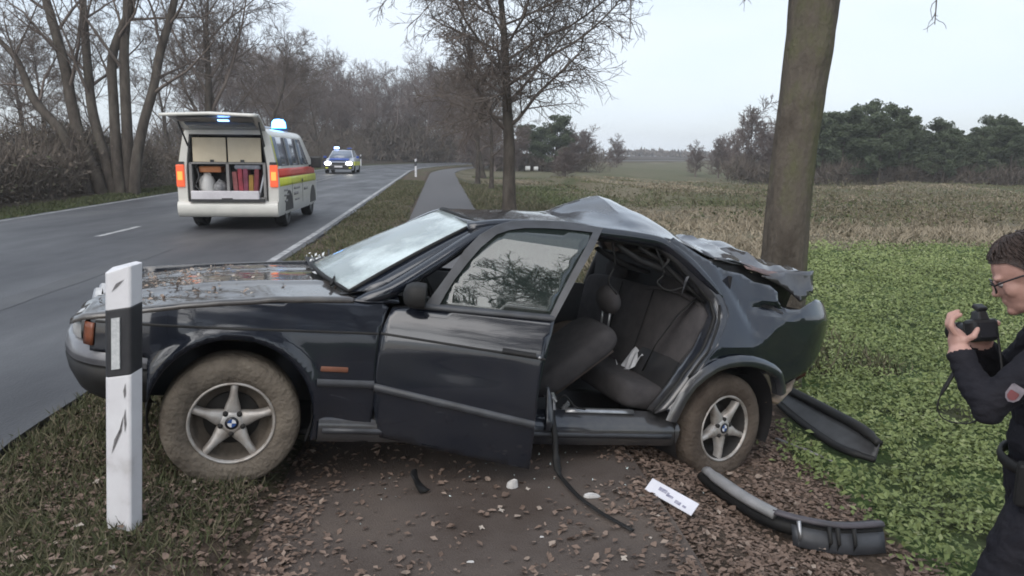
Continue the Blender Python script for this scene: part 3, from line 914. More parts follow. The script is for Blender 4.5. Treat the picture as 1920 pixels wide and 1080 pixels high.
# --- fallen leaves: the largest as single pieces, the rest as litter
m_dead = tinted('fallen leaves', [(0, (.08, .056, .046)), (.35, (.145, .102, .08)), (.65, (.22, .158, .125)), (.88, (.31, .245, .20)), (1, (.44, .39, .34))], .8)
n = 60000
v = 1.6 + 5.9 * rg.uniform(0, 1, n) ** 1.3; kind_ = rg.uniform(0, 1, n)
u = np.where(kind_ < .62, 1.22 + rg.normal(0, .10, n) - .3 + 1.45 * rg.uniform(0, 1, n), np.where(kind_ < .935, -.55 - 1.55 * rg.uniform(0, 1, n) ** .8, rg.uniform(-.8, 1.1, n)))
dens = fbm(u, v, .35, 31) + rg.normal(0, .1, n)
keep = np.where(u > .95, dens > .34, np.where(u < -.6, dens > .33 + .10 * np.clip(v - 2.7, 0, 2.5), dens > .5))
keep &= u < field_edge(v) + rg.normal(.0, .12, n)
u, v = u[keep], v[keep]; n = len(u)
P = on_land(u, v)
onp = (u > -.8) & (u < 1.04)
P[onp, 2] = -.17 - np.abs(u[onp] - .12) * .012
P[:, 2] += rg.uniform(.003, .016, n)
V1, F1 = leaves(P, rg.normal(0, .26, (n, 3)) + [0, 0, 1], rg.uniform(.008, .028, n), rg, fold=.14, aspect=1.7)
setp(link('leaf_litter', fast_mesh('leaf_litter', V1, F1, m_dead, False, np.repeat(np.clip(rg.normal(.47, .14, n), 0, 1), 4))),
     'brown fallen leaves heaped along both edges of the path', 'leaves', kind='stuff')
leaf_protos = []
for k in range(8):
    pts = []
    mb = MB()
    L_ = 1.0
    prof = [(-.5, .02), (-.3, .26), (-.08, .36), (.15, .30), (.36, .16), (.5, .01)]
    c1, c2 = rg.uniform(.1, .5), rg.uniform(-.5, .5)
    rows = [[(a, -w * (1 + .25 * rg.normal()), w * c1 + a * a * c2), (a, 0, a * a * c2), (a, w * (1 + .25 * rg.normal()), w * c1 * .7 + a * a * c2)] for a, w in prof]
    mb.grid(rows)
    me = bpy.data.meshes.new('leaf'); me.from_pydata(mb.v, [], mb.f)
    me.materials.append(m_dead)
    at_ = me.attributes.new('tint', 'FLOAT', 'POINT'); at_.data.foreach_set('value', np.full(len(mb.v), [.25, .4, .5, .6, .72, .82, .9, .98][k], np.float32))
    leaf_protos.append(me)
for i in range(280):
    q = rg.uniform()
    if q < .42:
        u_, v_ = rg.uniform(-.75, 1.0), 2.2 + 2.2 * rg.uniform() ** 1.1
    elif q < .72:
        u_, v_ = rg.uniform(-1.7, -.6), rg.uniform(2.0, 3.6)
    else:
        u_, v_ = rg.uniform(.95, 2.2), rg.uniform(2.0, 4.4)
    if q < .42 and i % 3:
        kx = (i * 7) % 9; u_, v_ = (-.35, -.1, .55, -.6, .2, .85, -.2, .4, -.5)[kx] + rg.normal(0, .13), (2.9, 2.75, 3.0, 3.5, 3.4, 3.6, 3.2, 2.6, 2.55)[kx] + rg.normal(0, .12)
        u_ = float(np.clip(u_, -.76, 1.0))
    x, y = xy_of(u_, v_)
    z = path_z(u_, v_) + .006 if -.8 < u_ < 1.04 else float(land(u_, v_)) + .022
    o = link('leaf', leaf_protos[int(rg.integers(0, 8))], path if -.8 < u_ < 1.04 else ground)
    s = .018 + .034 * rg.uniform() ** 1.6
    o.location = (x, y, z + .003); o.rotation_euler = (rg.normal(0, .3), rg.normal(0, .3), rg.uniform(0, 6.28)); o.scale = (s, s, s)
# ------------------------------------------------------------------ wrecked saloon: local x forward, y left (towards the path), z up; front axle at x = 0
def paint_mat(name, base, dust=.25, rough=.22):
    m, nt, b = newmat(name)
    L = nt.links.new
    tc = nt.nodes.new('ShaderNodeTexCoord')
    n = nt.nodes.new('ShaderNodeTexNoise'); n.inputs['Scale'].default_value = 3.0; n.inputs['Detail'].default_value = 9; n.inputs['Roughness'].default_value = .68
    L(tc.outputs['Object'], n.inputs['Vector'])
    sx = nt.nodes.new('ShaderNodeSeparateXYZ'); L(tc.outputs['Object'], sx.inputs[0])
    lo = nt.nodes.new('ShaderNodeMapRange'); lo.inputs['From Min'].default_value = .75; lo.inputs['From Max'].default_value = .2
    lo.inputs['To Min'].default_value = 0; lo.inputs['To Max'].default_value = .07
    L(sx.outputs['Z'], lo.inputs['Value'])
    ad = nt.nodes.new('ShaderNodeMath'); ad.operation = 'ADD'; L(n.outputs['Fac'], ad.inputs[0]); L(lo.outputs['Result'], ad.inputs[1])
    mr = nt.nodes.new('ShaderNodeMapRange'); mr.inputs['From Min'].default_value = .42; mr.inputs['From Max'].default_value = .82
    mr.inputs['To Min'].default_value = dust * .08; mr.inputs['To Max'].default_value = dust; b.inputs['Specular IOR Level'].default_value = .2
    L(ad.outputs[0], mr.inputs['Value'])
    mx = nt.nodes.new('ShaderNodeMix'); mx.data_type = 'RGBA'
    mx.inputs[6].default_value = (*base, 1); mx.inputs[7].default_value = (.16, .145, .125, 1)
    L(mr.outputs['Result'], mx.inputs[0]); L(mx.outputs[2], b.inputs['Base Color'])
    rr = nt.nodes.new('ShaderNodeMapRange'); rr.inputs['To Min'].default_value = rough; rr.inputs['To Max'].default_value = rough + .45
    L(mr.outputs['Result'], rr.inputs['Value']); L(rr.outputs['Result'], b.inputs['Roughness'])
    b.inputs['Metallic'].default_value = .1
    b.inputs['Coat Weight'].default_value = 1.0; b.inputs['Coat Roughness'].default_value = .06; b.inputs['Coat IOR'].default_value = 1.6
    n2 = nt.nodes.new('ShaderNodeTexNoise'); n2.inputs['Scale'].default_value = 2.2; n2.inputs['Detail'].default_value = 2
    L(tc.outputs['Object'], n2.inputs['Vector'])
    bp = nt.nodes.new('ShaderNodeBump'); bp.inputs['Strength'].default_value = .10; bp.inputs['Distance'].default_value = .03
    L(n2.outputs['Fac'], bp.inputs['Height']); L(bp.outputs['Normal'], b.inputs['Normal']); L(bp.outputs['Normal'], b.inputs['Coat Normal'])
    return m
M_PAINT = paint_mat('navy paint', (.0075, .0105, .0185), dust=.10)
M_PAINT_D = paint_mat('scuffed navy paint', (.014, .018, .028), dust=.5, rough=.3)
M_RUB = pm('black rubber trim', (.011, .011, .012), (.020, .019, .018), scale=6, rough=.6, spec=.3)
M_DARK = pm('dark inner metal', (.012, .012, .014), (.022, .02, .02), scale=7, rough=.6)
M_TRIM = pm('grey side moulding', (.055, .058, .066), (.035, .036, .04), scale=9, rough=.4)
M_FAB = pm('dark seat fabric', (.058, .054, .056), (.078, .072, .073), scale=12, rough=.95, bump=.3, bscale=260, spec=.15)
M_FAB2 = pm('seat back shell', (.14, .105, .085), (.10, .078, .066), scale=9, rough=.7)
M_PLAS = pm('grey cabin plastic', (.03, .03, .033), (.04, .04, .042), scale=9, rough=.6)
M_MUD = pm('muddy tyre', (.17, .145, .115), scale=7, rough=.95, bump=.7, bscale=45, spec=.1,
           stops=[(.28, (.085, .072, .059)), (.48, (.150, .127, .103)), (.72, (.20, .172, .138))], detail=8)
M_MUD2 = pm('dirty brown tyre', (.08, .062, .05), (.13, .105, .085), scale=6, rough=.95, bump=.6, bscale=45, spec=.1, detail=8)
M_ALLOY = pm('dirty alloy', (.42, .40, .37), scale=11, rough=.42, metal=.35, stops=[(.3, (.24, .20, .165)), (.5, (.42, .39, .36)), (.7, (.52, .51, .50))], detail=7)
M_ALLOY_IN = pm('muddy rim barrel', (.14, .115, .09), (.075, .062, .05), scale=9, rough=.9, bump=.4, bscale=40)
M_BRAKE = pm('brake dark', (.03, .026, .023), (.015, .014, .013), scale=12, rough=.8)
M_STEEL = pm('bright bare metal', (.5, .5, .5), (.32, .32, .33), scale=14, rough=.35, metal=.8)
M_RUST = pm('bent rusty metal', (.20, .145, .10), (.34, .29, .24), scale=8, rough=.75, metal=.2, bump=.4)
M_ORANGE = pm('amber lens', (.20, .06, .025), (.12, .04, .02), scale=9, rough=.25)
M_ORANGE_D = pm('dusty amber lens', (.20, .075, .04), (.15, .06, .035), scale=9, rough=.5)
M_WHITEP = pm('white paper', (.72, .72, .74), (.58, .58, .6), scale=9, rough=.8)
def glass_mat(name, tint, rough, trans, crack=0.0, ior=1.5):
    m, nt, b = newmat(name)
    b.inputs['Base Color'].default_value = (*tint, 1)
    b.inputs['Roughness'].default_value = rough
    b.inputs['IOR'].default_value = ior
    b.inputs['Transmission Weight'].default_value = trans
    b.inputs['Specular IOR Level'].default_value = .9
    if crack:
        L = nt.links.new
        tc = nt.nodes.new('ShaderNodeTexCoord')
        vo = nt.nodes.new('ShaderNodeTexVoronoi'); vo.feature = 'DISTANCE_TO_EDGE'; vo.inputs['Scale'].default_value = 38
        n = nt.nodes.new('ShaderNodeTexNoise'); n.inputs['Scale'].default_value = 2.6; n.inputs['Detail'].default_value = 6
        L(tc.outputs['Object'], vo.inputs['Vector']); L(tc.outputs['Object'], n.inputs['Vector'])
        mr = nt.nodes.new('ShaderNodeMapRange'); mr.inputs['From Min'].default_value = .0; mr.inputs['From Max'].default_value = .035
        mr.inputs['To Min'].default_value = .55; mr.inputs['To Max'].default_value = 0
        L(vo.outputs['Distance'], mr.inputs['Value'])
        m2 = nt.nodes.new('ShaderNodeMapRange'); m2.inputs['From Min'].default_value = .46; m2.inputs['From Max'].default_value = .66
        m2.inputs['To Min'].default_value = .10; m2.inputs['To Max'].default_value = crack
        L(n.outputs['Fac'], m2.inputs['Value'])
        mu = nt.nodes.new('ShaderNodeMath'); mu.operation = 'MULTIPLY_ADD'; L(mr.outputs['Result'], mu.inputs[0]); L(m2.outputs['Result'], mu.inputs[1]); L(m2.outputs['Result'], mu.inputs[2])
        mu.use_clamp = True
        inv = nt.nodes.new('ShaderNodeMath'); inv.operation = 'SUBTRACT'; inv.inputs[0].default_value = trans; inv.use_clamp = True
        L(mu.outputs[0], inv.inputs[1]); L(inv.outputs[0], b.inputs['Transmission Weight'])
    return m
M_WIND = glass_mat('crazed windscreen', (.60, .68, .68), .10, .75, crack=.8)
M_GLASS = glass_mat('tinted door glass', (.10, .13, .12), .015, .80, ior=1.75)
M_LENS = glass_mat('clear lens', (.8, .8, .8), .05, .5)

def hwf(z, x=0.0):
    h = lerp(z, [.15, .25, .35, .45, .55, .65, .74, .785, .82, .86, .90, .935, .97, 1.06, 1.2, 1.33, 1.41, 1.5], [.83, .852, .866, .873, .875, .872, .866, .860, .851, .838, .822, .806, .788, .744, .672, .60, .50, .38])
    return h - lerp(x, [-3.9, -3.4, -2.8, .2, .5, .85], [.08, .02, 0, 0, .03, .10])
B0, BA, RAMP, PYV = -2.25, R(14), .5, .85
def bend(x, y, z):
    """the tail is knocked sideways behind x = B0"""
    if x >= B0:
        return (x, y, z)
    d = B0 - x; k = BA / RAMP
    a = BA * min(1, d / RAMP); e = max(0, d - RAMP)
    px = B0 - math.sin(a) / k - e * math.cos(a)
    py = PYV - (1 - math.cos(a)) / k - e * math.sin(a)
    return (px - math.sin(a) * (y - PYV), py + math.cos(a) * (y - PYV), z)
def crease(x, y, z, s, amp):
    return amp * (abs(noise.noise((x * s, y * s, z * s))) - .25) * 2

CAR = empty('wrecked_car', 'dark navy saloon wrecked at the rear, left rear door missing, standing across the path', 'car')
_Xv = Vector((-0.945445, -0.302632, 0.120872)); _Xv.normalize()
_Yv = Vector((0, 0, 1)).cross(_Xv).normalized(); _Zv = _Xv.cross(_Yv)
_Ov = Vector((-1.32093416, 3.48843771, 0.21290119)) - _Yv * .84 - _Zv * .32
CAR.matrix_world = Matrix(((_Xv.x, _Yv.x, _Zv.x, _Ov.x), (_Xv.y, _Yv.y, _Zv.y, _Ov.y), (_Xv.z, _Yv.z, _Zv.z, _Ov.z), (0, 0, 0, 1)))
def cpart(mb, name, mats, **k):
    return mb.build(name, mats, k.pop('parent', CAR), **k)

# ---- left front fender
def arch(x, cx=0.0, cz=.37, r=.368):
    return cz + math.sqrt(max(0, r * r - (x - cx) ** 2))
top = [(.62, .79), (.5, .825), (.3, .868), (.1, .897), (-.1, .917), (-.3, .935), (-.5, .947), (-.66, .95)]
fp = [(.62, .79), (.615, .64), (.375, .625), (.366, .42)]
fp += [(.368 * math.cos(t), .37 + .368 * math.sin(t)) for t in np.linspace(.15, math.pi - .02, 26)]
fp += [(-.368, .25), (-.648, .245), (-.655, .5), (-.646, .66), (-.652, .80), (-.69, .925)] + top[::-1][:-1]
def fsurf(x, z):
    y = hwf(z, x)
    r = math.hypot(x, z - .37)
    y += .014 * math.exp(-((r - .385) / .03) ** 2) if z < .76 else .014 * math.exp(-((r - .385) / .03) ** 2 - ((z - .76) / .03) ** 2)   # flared lip
    y -= .02 * math.exp(-((x + .43) / .10) ** 2 - ((z - .33) / .10) ** 2)   # dent behind the wheel
    y += .0015 * noise.noise((x * 4, z * 5, 1))
    return (x, y, z)
FEN = cpart(panel_mesh(fp, .022, fsurf), 'front_fender', M_PAINT, solid=.006)
mb = MB()
rows = [[(rr_ * math.cos(t), hwf(.37 + rr_ * math.sin(t), 0) + yo, .37 + rr_ * math.sin(t)) for rr_, yo in ((.366, .012), (.368, -.05), (.41, -.30), (.42, -.55))] for t in np.linspace(-.3, math.pi + .35, 30)]
cpart(mb.grid(rows), 'wheel_well', M_DARK)
mb = MB().box((-.45, .876, .615), (.13, .008, .026))
cpart(mb, 'side_marker', M_ORANGE_D, bevel=.006, parent=FEN)
cpart(MB().grid([[(x, fsurf(x, z)[1] + o_, z) for z, o_ in ((lerp(x, [-.65, .6], [.798, .772]) - .006, .001), (lerp(x, [-.65, .6], [.798, .772]), .005), (lerp(x, [-.65, .6], [.798, .772]) + .006, .001))] for x in np.linspace(.60, -.648, 40)]), 'swage_shade', M_RUB, parent=FEN)  # shade of the swage crease put in as a dark strip
rows = [[(x, hwf(.55, x) + .004, z) for z in (.528, .533, .562, .567)] for x in np.linspace(-.372, -.645, 8)]
for r_ in rows:
    r_[1] = (r_[1][0], r_[1][1] + .012, r_[1][2]); r_[2] = (r_[2][0], r_[2][1] + .012, r_[2][2])
cpart(MB().grid(rows), 'side_moulding', M_TRIM, parent=FEN)
# right-hand flank, simple mirror of the left, pushed in at the back
rows = []
for x in np.linspace(.62, -2.3, 40):
    zl = arch(x) if abs(x) < .366 else .24
    zt = lerp(x, [-2.3, -.66, .62], [.95, .95, .79])
    rows.append([(x, -hwf(z, x), z) for z in np.linspace(zl, zt, 9)])
cpart(MB().grid(rows), 'right_flank', M_PAINT, solid=-.006)

# ---- bonnet: buckled towards the nose
def hood_z(x, y):
    e = lerp(x, [-.66, -.5, -.3, -.1, .1, .3, .5, .66, .74], [.962, .955, .941, .920, .897, .864, .822, .785, .73])
    c = .020 * (1 - (y / .80) ** 2) - .055 * max(0, min(1, (.45 - y) / .9)) + .007 * max(0, min(1, (x + .55) / .4)) + .012 * math.exp(-((abs(y) - .42) / .05) ** 2)
    w = math.exp(-((x - .28) / .34) ** 2)
    return e + c + w * (crease(x, y, 0, 3.2, .007) + crease(x + 3, y, 2, 8, .003)) + .004 * math.exp(-((x - .05 + y * .25) / .06) ** 2) * max(0, .3 + y)
rows = []
for x in np.linspace(.72, -.52, 64):
    zt_ = lerp(x, [-.66, -.5, -.3, -.1, .1, .3, .5, .62], [.95, .947, .935, .917, .897, .868, .825, .79]); hw_ = (hwf(zt_, x) - .005) * lerp(x, [.60, .66, .72], [1, .98, .90])
    rows.append([(x - .10 * (1 - (t * t)) * (1 if x < -.3 else 0) * max(0, -(x + .3) / .22) * -1, t * hw_, hood_z(x, t * hw_)) for t in np.linspace(-1, 1, 61)])
    for sg_, at_0 in ((1, -1), (-1, 0)):
        p0 = rows[-1][at_0]; lip = (p0[0], p0[1] + sg_ * .012, p0[2] - .010); lip2 = (p0[0], p0[1] + sg_ * .014, p0[2] - .024)
        rows[-1] = rows[-1] + [lip, lip2] if sg_ > 0 else [lip2, lip] + rows[-1]
M_HOOD = paint_mat('dusty bonnet paint', (.045, .040, .040), dust=.9, rough=.38)
HOOD = cpart(MB().grid(rows), 'bonnet', M_HOOD, solid=.01)
# ---- cowl and wipers
rows = [[(x, y, lerp(x, [-.66, -.40], [.962, .950]) + .015 * (1 - (y / .75) ** 2)) for y in np.linspace(-.76, .76, 16)] for x in np.linspace(-.62, -.36, 5)]
COWL = cpart(MB().grid(rows), 'cowl', M_RUB)
for (y0, y1) in ((.62, .02), (-.02, -.58)):
    cpart(MB().tube([(-.42, y0, .985), (-.48, (y0 + y1) / 2, 1.02), (-.50, y1, 1.03)], [.009, .007, .005], 6), 'wiper', M_RUB, parent=COWL)

for sgn in (1, -1):
    cpart(MB().grid([[(-.47, sgn * .70, .955), (-.47, sgn * .80, .945)], [(-.60, sgn * .72, .985), (-.60, sgn * .815, .945)], [(-.74, sgn * .74, 1.0), (-.74, sgn * .81, .95)]]), 'scuttle_corner', M_PAINT, solid=.004)
# ---- windscreen
def ws(t, s):
    """t -1 right .. 1 left, s 0 bottom .. 1 top"""
    hw_ = .725 * (1 - s) + .555 * s
    bx = -.50 - .66 * s; bz = .975 + .395 * s
    bow = (1 - t * t)
    bx -= .13 * max(0, -t)                                          # right side shoved back with the bent body
    return (bx + .14 * bow * (1 - .45 * s), t * hw_ * (1 if t > 0 else .97), bz + .028 * bow + .01 * math.sin(s * 3.1))
rows = [[ws(t, s) for t in np.linspace(-1, 1, 25)] for s in np.linspace(0, 1, 13)]
WS = cpart(MB().grid(rows), 'windscreen', M_WIND, solid=.006)
edge = [ws(1, s) for s in np.linspace(0, 1, 9)] + [ws(t, 1) for t in np.linspace(.9, -.9, 11)] + [ws(-1, s) for s in np.linspace(1, 0, 9)] + [ws(t, 0) for t in np.linspace(-.9, .9, 11)]
cpart(MB().tube(edge, .011, 6, closed=True), 'windscreen_seal', M_RUB, parent=WS)
# ---- A pillars
for sgn in (1, -1):
    pts = [(-.54, sgn * .735, .91), (-.60, sgn * .765, .955), (-.70, sgn * .765, 1.005), (-.92, sgn * .70, 1.15), (-1.10, sgn * .645, 1.275), (-1.22, sgn * .61, 1.34), (-1.36, sgn * .592, 1.372)]
    zp = [p[2] for p in pts[1:]]
    rows = []
    for s_ in np.linspace(0, 1, 9):
        w_ = ws(sgn, s_); zq = w_[2] + .012
        pp = (lerp(zq, zp, [p[0] for p in pts[1:]]), lerp(zq, zp, [p[1] for p in pts[1:]]), zq)
        rows.append([(w_[0], w_[1], w_[2]), ((w_[0] + pp[0]) / 2, (w_[1] + pp[1]) / 2 + sgn * .012, (w_[2] + pp[2]) / 2 + .008), pp])
    cpart(MB().grid(rows), 'pillar_panel', M_PAINT, solid=.004)
    cpart(MB().tube(smooth_path(pts, 4), [.05] * 21 + [.044, .038, .034, .03], 8, flat=.75), 'windscreen_pillar', M_PAINT)

# ---- roof: whole in front, buckled into a high fold behind
def roof_z(x, y):
    zl = lerp(-x, [1.08, 1.2, 1.5, 1.93, 2.12, 2.30, 2.40, 2.5, 2.6, 2.9, 3.1], [1.365, 1.385, 1.397, 1.40, 1.408, 1.415, 1.40, 1.37, 1.345, 1.30, 1.24])
    zc = lerp(-x, [1.08, 1.2, 1.55, 1.84, 1.95, 2.17, 2.34, 2.79, 3.05, 3.15], [1.378, 1.40, 1.436, 1.452, 1.512, 1.61, 1.588, 1.505, 1.42, 1.36])
    zr = lerp(-x, [1.08, 1.5, 1.9, 2.2, 2.6, 3.1], [1.362, 1.385, 1.40, 1.43, 1.36, 1.2])
    if y > -.2:
        t = (.56 - y) / .76
        t = t if x < -1.8 else t * (2 - t)
        z = zl + (zc - zl) * max(0, min(1, t))
    else:
        z = zc + (zr - zc) * ((-.2 - y) / .36) ** 1.5
    w = max(0, min(1, (-x - 1.75) / .35))
    return z + w * (crease(x, y, 5, 2.2, .026) + crease(x, y, 9, 5, .008))
rows = []
for x in np.linspace(-1.12, -3.1, 44):
    hl = lerp(-x, [1.1, 1.25, 1.9, 2.35, 2.6, 3.1], [.575, .585, .585, .565, .60, .64])
    rows.append([bend(x + .05 * (1 - t * t) * (1 if x > -1.3 else 0) - .12 * max(0, -t) * max(0, min(1, (x + 1.9) / .78)), t * hl if t > 0 else t * .58, roof_z(x, t * hl if t > 0 else t * .58)) for t in np.linspace(1, -1, 29)])
M_ROOF = paint_mat('roof paint', (.016, .019, .026), dust=.35, rough=.2)
ROOF = cpart(MB().grid(rows), 'roof', M_ROOF, solid=.008, auto=14)
# headlining just under the roof
rows = [[bend(x, t * .53, roof_z(x, t * .53) - .035) for t in np.linspace(1, -1, 15)] for x in np.linspace(-1.2, -2.7, 16)]
cpart(MB().grid(rows), 'headlining', M_PLAS)
# roof rail over the doors, ragged where the centre pillar was cut away
rail = [(-1.10, .60, 1.335), (-1.3, .605, 1.375), (-1.6, .60, 1.392), (-1.93, .59, 1.39), (-2.12, .57, 1.385), (-2.30, .56, 1.365), (-2.46, .615, 1.283), (-2.60, .68, 1.175), (-2.70, .725, 1.09)]
cpart(MB().tube([bend(*p) for p in smooth_path(rail, 4)], [.030] * 26 + [.028, .026, .023, .020, .016, .012, .007], 8, flat=1.2), 'roof_rail', M_PAINT)
cpart(MB().tube([bend(p[0], p[1] - .015, p[2] - .035) for p in smooth_path(rail[2:], 4)], .014, 6), 'door_seal', M_RUB)

# ---- rear quarter panel
opening = [(-2.31, 1.385), (-2.46, 1.29), (-2.60, 1.18), (-2.69, 1.095), (-2.708, 1.005), (-2.66, .94), (-2.61, .885), (-2.535, .79), (-2.465, .70), (-2.40, .61), (-2.346, .53), (-2.29, .46)]
archr = [(-2.352, .40), (-2.375, .47), (-2.40, .535), (-2.443, .60), (-2.51, .655), (-2.582, .695), (-2.66, .715), (-2.746, .722), (-2.84, .718), (-2.94, .70), (-3.03, .675), (-3.10, .64), (-3.14, .57), (-3.15, .53)]
rear = [(-3.22, .585), (-3.33, .63), (-3.45, .675), (-3.53, .73), (-3.59, .79), (-3.64, .88), (-3.68, .97), (-3.685, 1.03)]
qtop = [(-3.66, 1.075), (-3.58, 1.105), (-3.51, 1.115), (-3.40, 1.09), (-3.30, 1.055), (-3.22, 1.05), (-3.16, 1.06), (-3.12, 1.10), (-3.13, 1.15), (-3.08, 1.185), (-2.98, 1.195), (-2.90, 1.235), (-2.76, 1.25), (-2.66, 1.29), (-2.565, 1.32), (-2.47, 1.36), (-2.36, 1.41)]
qp = opening + archr + rear + qtop
def qsurf(x, z, off=0.0):
    zs = lerp(-x, [2.2, 2.88, 2.96, 3.06, 3.16, 3.3, 3.7], [.815, .835, .86, .945, .985, 1.0, .985])      # knocked-up shoulder fold
    y = hwf(min(z, .70), x) - max(0, z - .70) * .03
    if z > zs:
        y = hwf(.70, x) - (zs - .70) * .03 - (z - zs) * .50
    y -= max(0, -x - 3.45) ** 2 * .9                                # tail rounds off
    y -= .045 * math.exp(-((x + 3.08) / .13) ** 2 - ((z - 1.045) / .028) ** 2)    # gash
    y += .003 * noise.noise((x * 4, z * 5, 7))
    y -= .012 * max(0, 1 - abs((x + 2.82) - (z - 1.1) * .6) / .06) * (1 if z > .9 else 0)
    r = math.hypot(x + 2.75, z - .36)
    y += .026 * math.exp(-((r - .385) / .035) ** 2) if z < .75 else 0
    return bend(x, y + off, z)
QP = cpart(panel_mesh(qp, .022, qsurf), 'rear_quarter', M_PAINT, solid=.006, auto=17)
def qy(x, z):
    '''half width of the quarter before the bend'''
    zs = lerp(-x, [2.2, 2.88, 2.96, 3.06], [.815, .835, .86, .945])
    return hwf(min(z, .70), x) - max(0, min(z, zs) - .70) * .03 - max(0, z - zs) * .50
# rolled arch edge, dusty
mb = MB()
rows = []
for (x, z) in resample(archr, .03, closed=False):
    dx, dz = x + 2.75, z - .36; l = math.hypot(dx, dz); dx /= l; dz /= l
    rows.append([bend(x + dx * a, hwf(z, x) + .026 + b, z + dz * a) for a, b in ((.065, -.012), (.045, .012), (.012, .014), (0, .004), (0, -.06))])
cpart(mb.grid(rows), 'arch_edge', M_PAINT_D, parent=QP)
# shallow gash with dark inside
cpart(panel_mesh([(-3.0, 1.055), (-3.07, 1.045), (-3.15, 1.022), (-3.16, 1.035), (-3.09, 1.066), (-3.02, 1.072)], .02, lambda x, z: qsurf(x, z, .004)), 'gash', M_DARK, parent=QP)
# jamb of the missing door
jp = resample(opening, .03, closed=False)
rows = []
for i, (x, z) in enumerate(jp):
    w = .012 * noise.noise((i * .7, 3, 0))
    b0 = qsurf(x, z)
    q1 = bend(x + .045, qy(x, z) - .03 + w, z - .03); q2 = bend(x + .06 + w, qy(x, z) - .10, z - .03); q3 = bend(x - .03, qy(x, z) - .22, z - .02)
    rows.append([b0, q1, q2, q3])
cpart(MB().grid(rows), 'door_jamb', M_PAINT_D, solid=.004)
cpart(MB().tube([bend(x + .05 + .010 * noise.noise((x * 9, z * 9, 0)), qy(x, z) - .05, z - .03) for x, z in jp], .014, 6), 'door_seal', M_RUB)
cpart(MB().tube([bend(x + .02, qy(x, z) - .01, z - .02) for x, z in resample([(-2.69, 1.07), (-2.66, .98), (-2.58, .87), (-2.50, .77), (-2.43, .67)], .04, False)], .008, 5), 'torn_seal', M_RUB)
# wheel well rear
rows = [[bend(-2.75 + rr_ * math.cos(t), hwf(.5, -2.75) + yo, .36 + rr_ * math.sin(t)) for rr_, yo in ((.385, .0), (.39, -.06), (.42, -.32), (.42, -.6))] for t in np.linspace(-.5, math.pi + .35, 26)]
cpart(MB().grid(rows), 'wheel_well', M_DARK)

# ---- boot lid crushed upwards, corner folded down
def lid(x, y):
    t = (-x - 2.72) / .92
    zc = lerp(t, [0, .25, .5, .75, 1], [1.40, 1.415, 1.395, 1.335, 1.27])
    zl = lerp(t, [0, .3, .6, 1], [1.33, 1.275, 1.235, 1.285])
    zr = lerp(t, [0, .5, 1], [1.25, 1.15, 1.05])
    s = (.62 - y) / 1.2
    z = zl + (zc - zl) * math.sin(min(1, s / .45) * math.pi / 2) if s < .45 else zc + (zr - zc) * ((s - .45) / .55) ** 1.3
    return z + crease(x, y, 1, 3.0, .036) + crease(x, y, 6, 7, .016)
rows = [[bend(x, y, lid(x, y)) for y in np.linspace(.62, -.58, 24)] for x in np.linspace(-2.70, -3.62, 19)]
M_LID = paint_mat('scraped boot paint', (.026, .024, .032), dust=.5, rough=.30)
LID = cpart(MB().grid(rows), 'boot_lid', M_LID, solid=.008, auto=16)
fl = [(-3.10, 1.23), (-3.22, 1.255), (-3.62, 1.285), (-3.605, 1.22), (-3.59, 1.14), (-3.56, 1.15), (-3.52, 1.115), (-3.45, 1.085), (-3.38, 1.13), (-3.30, 1.165), (-3.2, 1.2)]
cpart(panel_mesh(fl, .03, lambda x, z: bend(x, .635 - (1.285 - z) * -.30 + .012 * noise.noise((x * 7, z * 7, 2)), z)), 'folded_corner', M_LID, parent=LID, solid=.008)
# pale red-brown scrape under-layer visible along the boot edge
rows = [[bend(x, .60 + .05 * t, lerp(-x, [2.75, 3.0, 3.2, 3.4], [1.318, 1.275, 1.243, 1.235]) + .018 - .03 * t + .006 * noise.noise((x * 14, t, 2))) for t in (0, .5, 1)] for x in np.linspace(-2.95, -3.35, 12)]
cpart(MB().grid(rows), 'scraped_edge', pm('scraped primer', (.20, .13, .12), (.12, .09, .09), scale=14, rough=.7), parent=LID, solid=.004)
# dark filler sheets, added so the gap under the lid reads as shade
rows = [[bend(x, .60 - .06 * t, (lid(x, .60) - .012) * (1 - t) + (1.02 if x < -2.9 else 1.12) * t) for t in (0, .5, 1)] for x in np.linspace(-2.66, -3.52, 16)]
cpart(MB().grid(rows), 'lid_gap_filler', M_DARK, parent=LID, solid=.004)
rows = [[bend(x, y, min(lid(x, y), lid(x, .5)) - .09) for y in np.linspace(.56, -.5, 8)] for x in np.linspace(-2.68, -3.5, 8)]
cpart(MB().grid(rows), 'lid_under_filler', M_DARK, parent=LID)
# boot inside and rear wall
rows = [[bend(x, y, .62 + .0 * x) for y in (.72, 0, -.6)] for x in (-2.8, -3.2, -3.5)]
cpart(MB().grid(rows), 'boot_floor', M_DARK)
rows = [[bend(-3.52 - .05 * math.sin(z * 9 + y * 4), y, z) for y in np.linspace(.70, -.6, 12)] for z in np.linspace(.60, 1.03, 7)]
cpart(MB().grid(rows), 'rear_wall', M_DARK, solid=.01)
cpart(MB().grid([[bend(-2.78, y, z) for y in (.70, -.6)] for z in (.5, 1.22)]), 'boot_bulkhead', M_DARK)
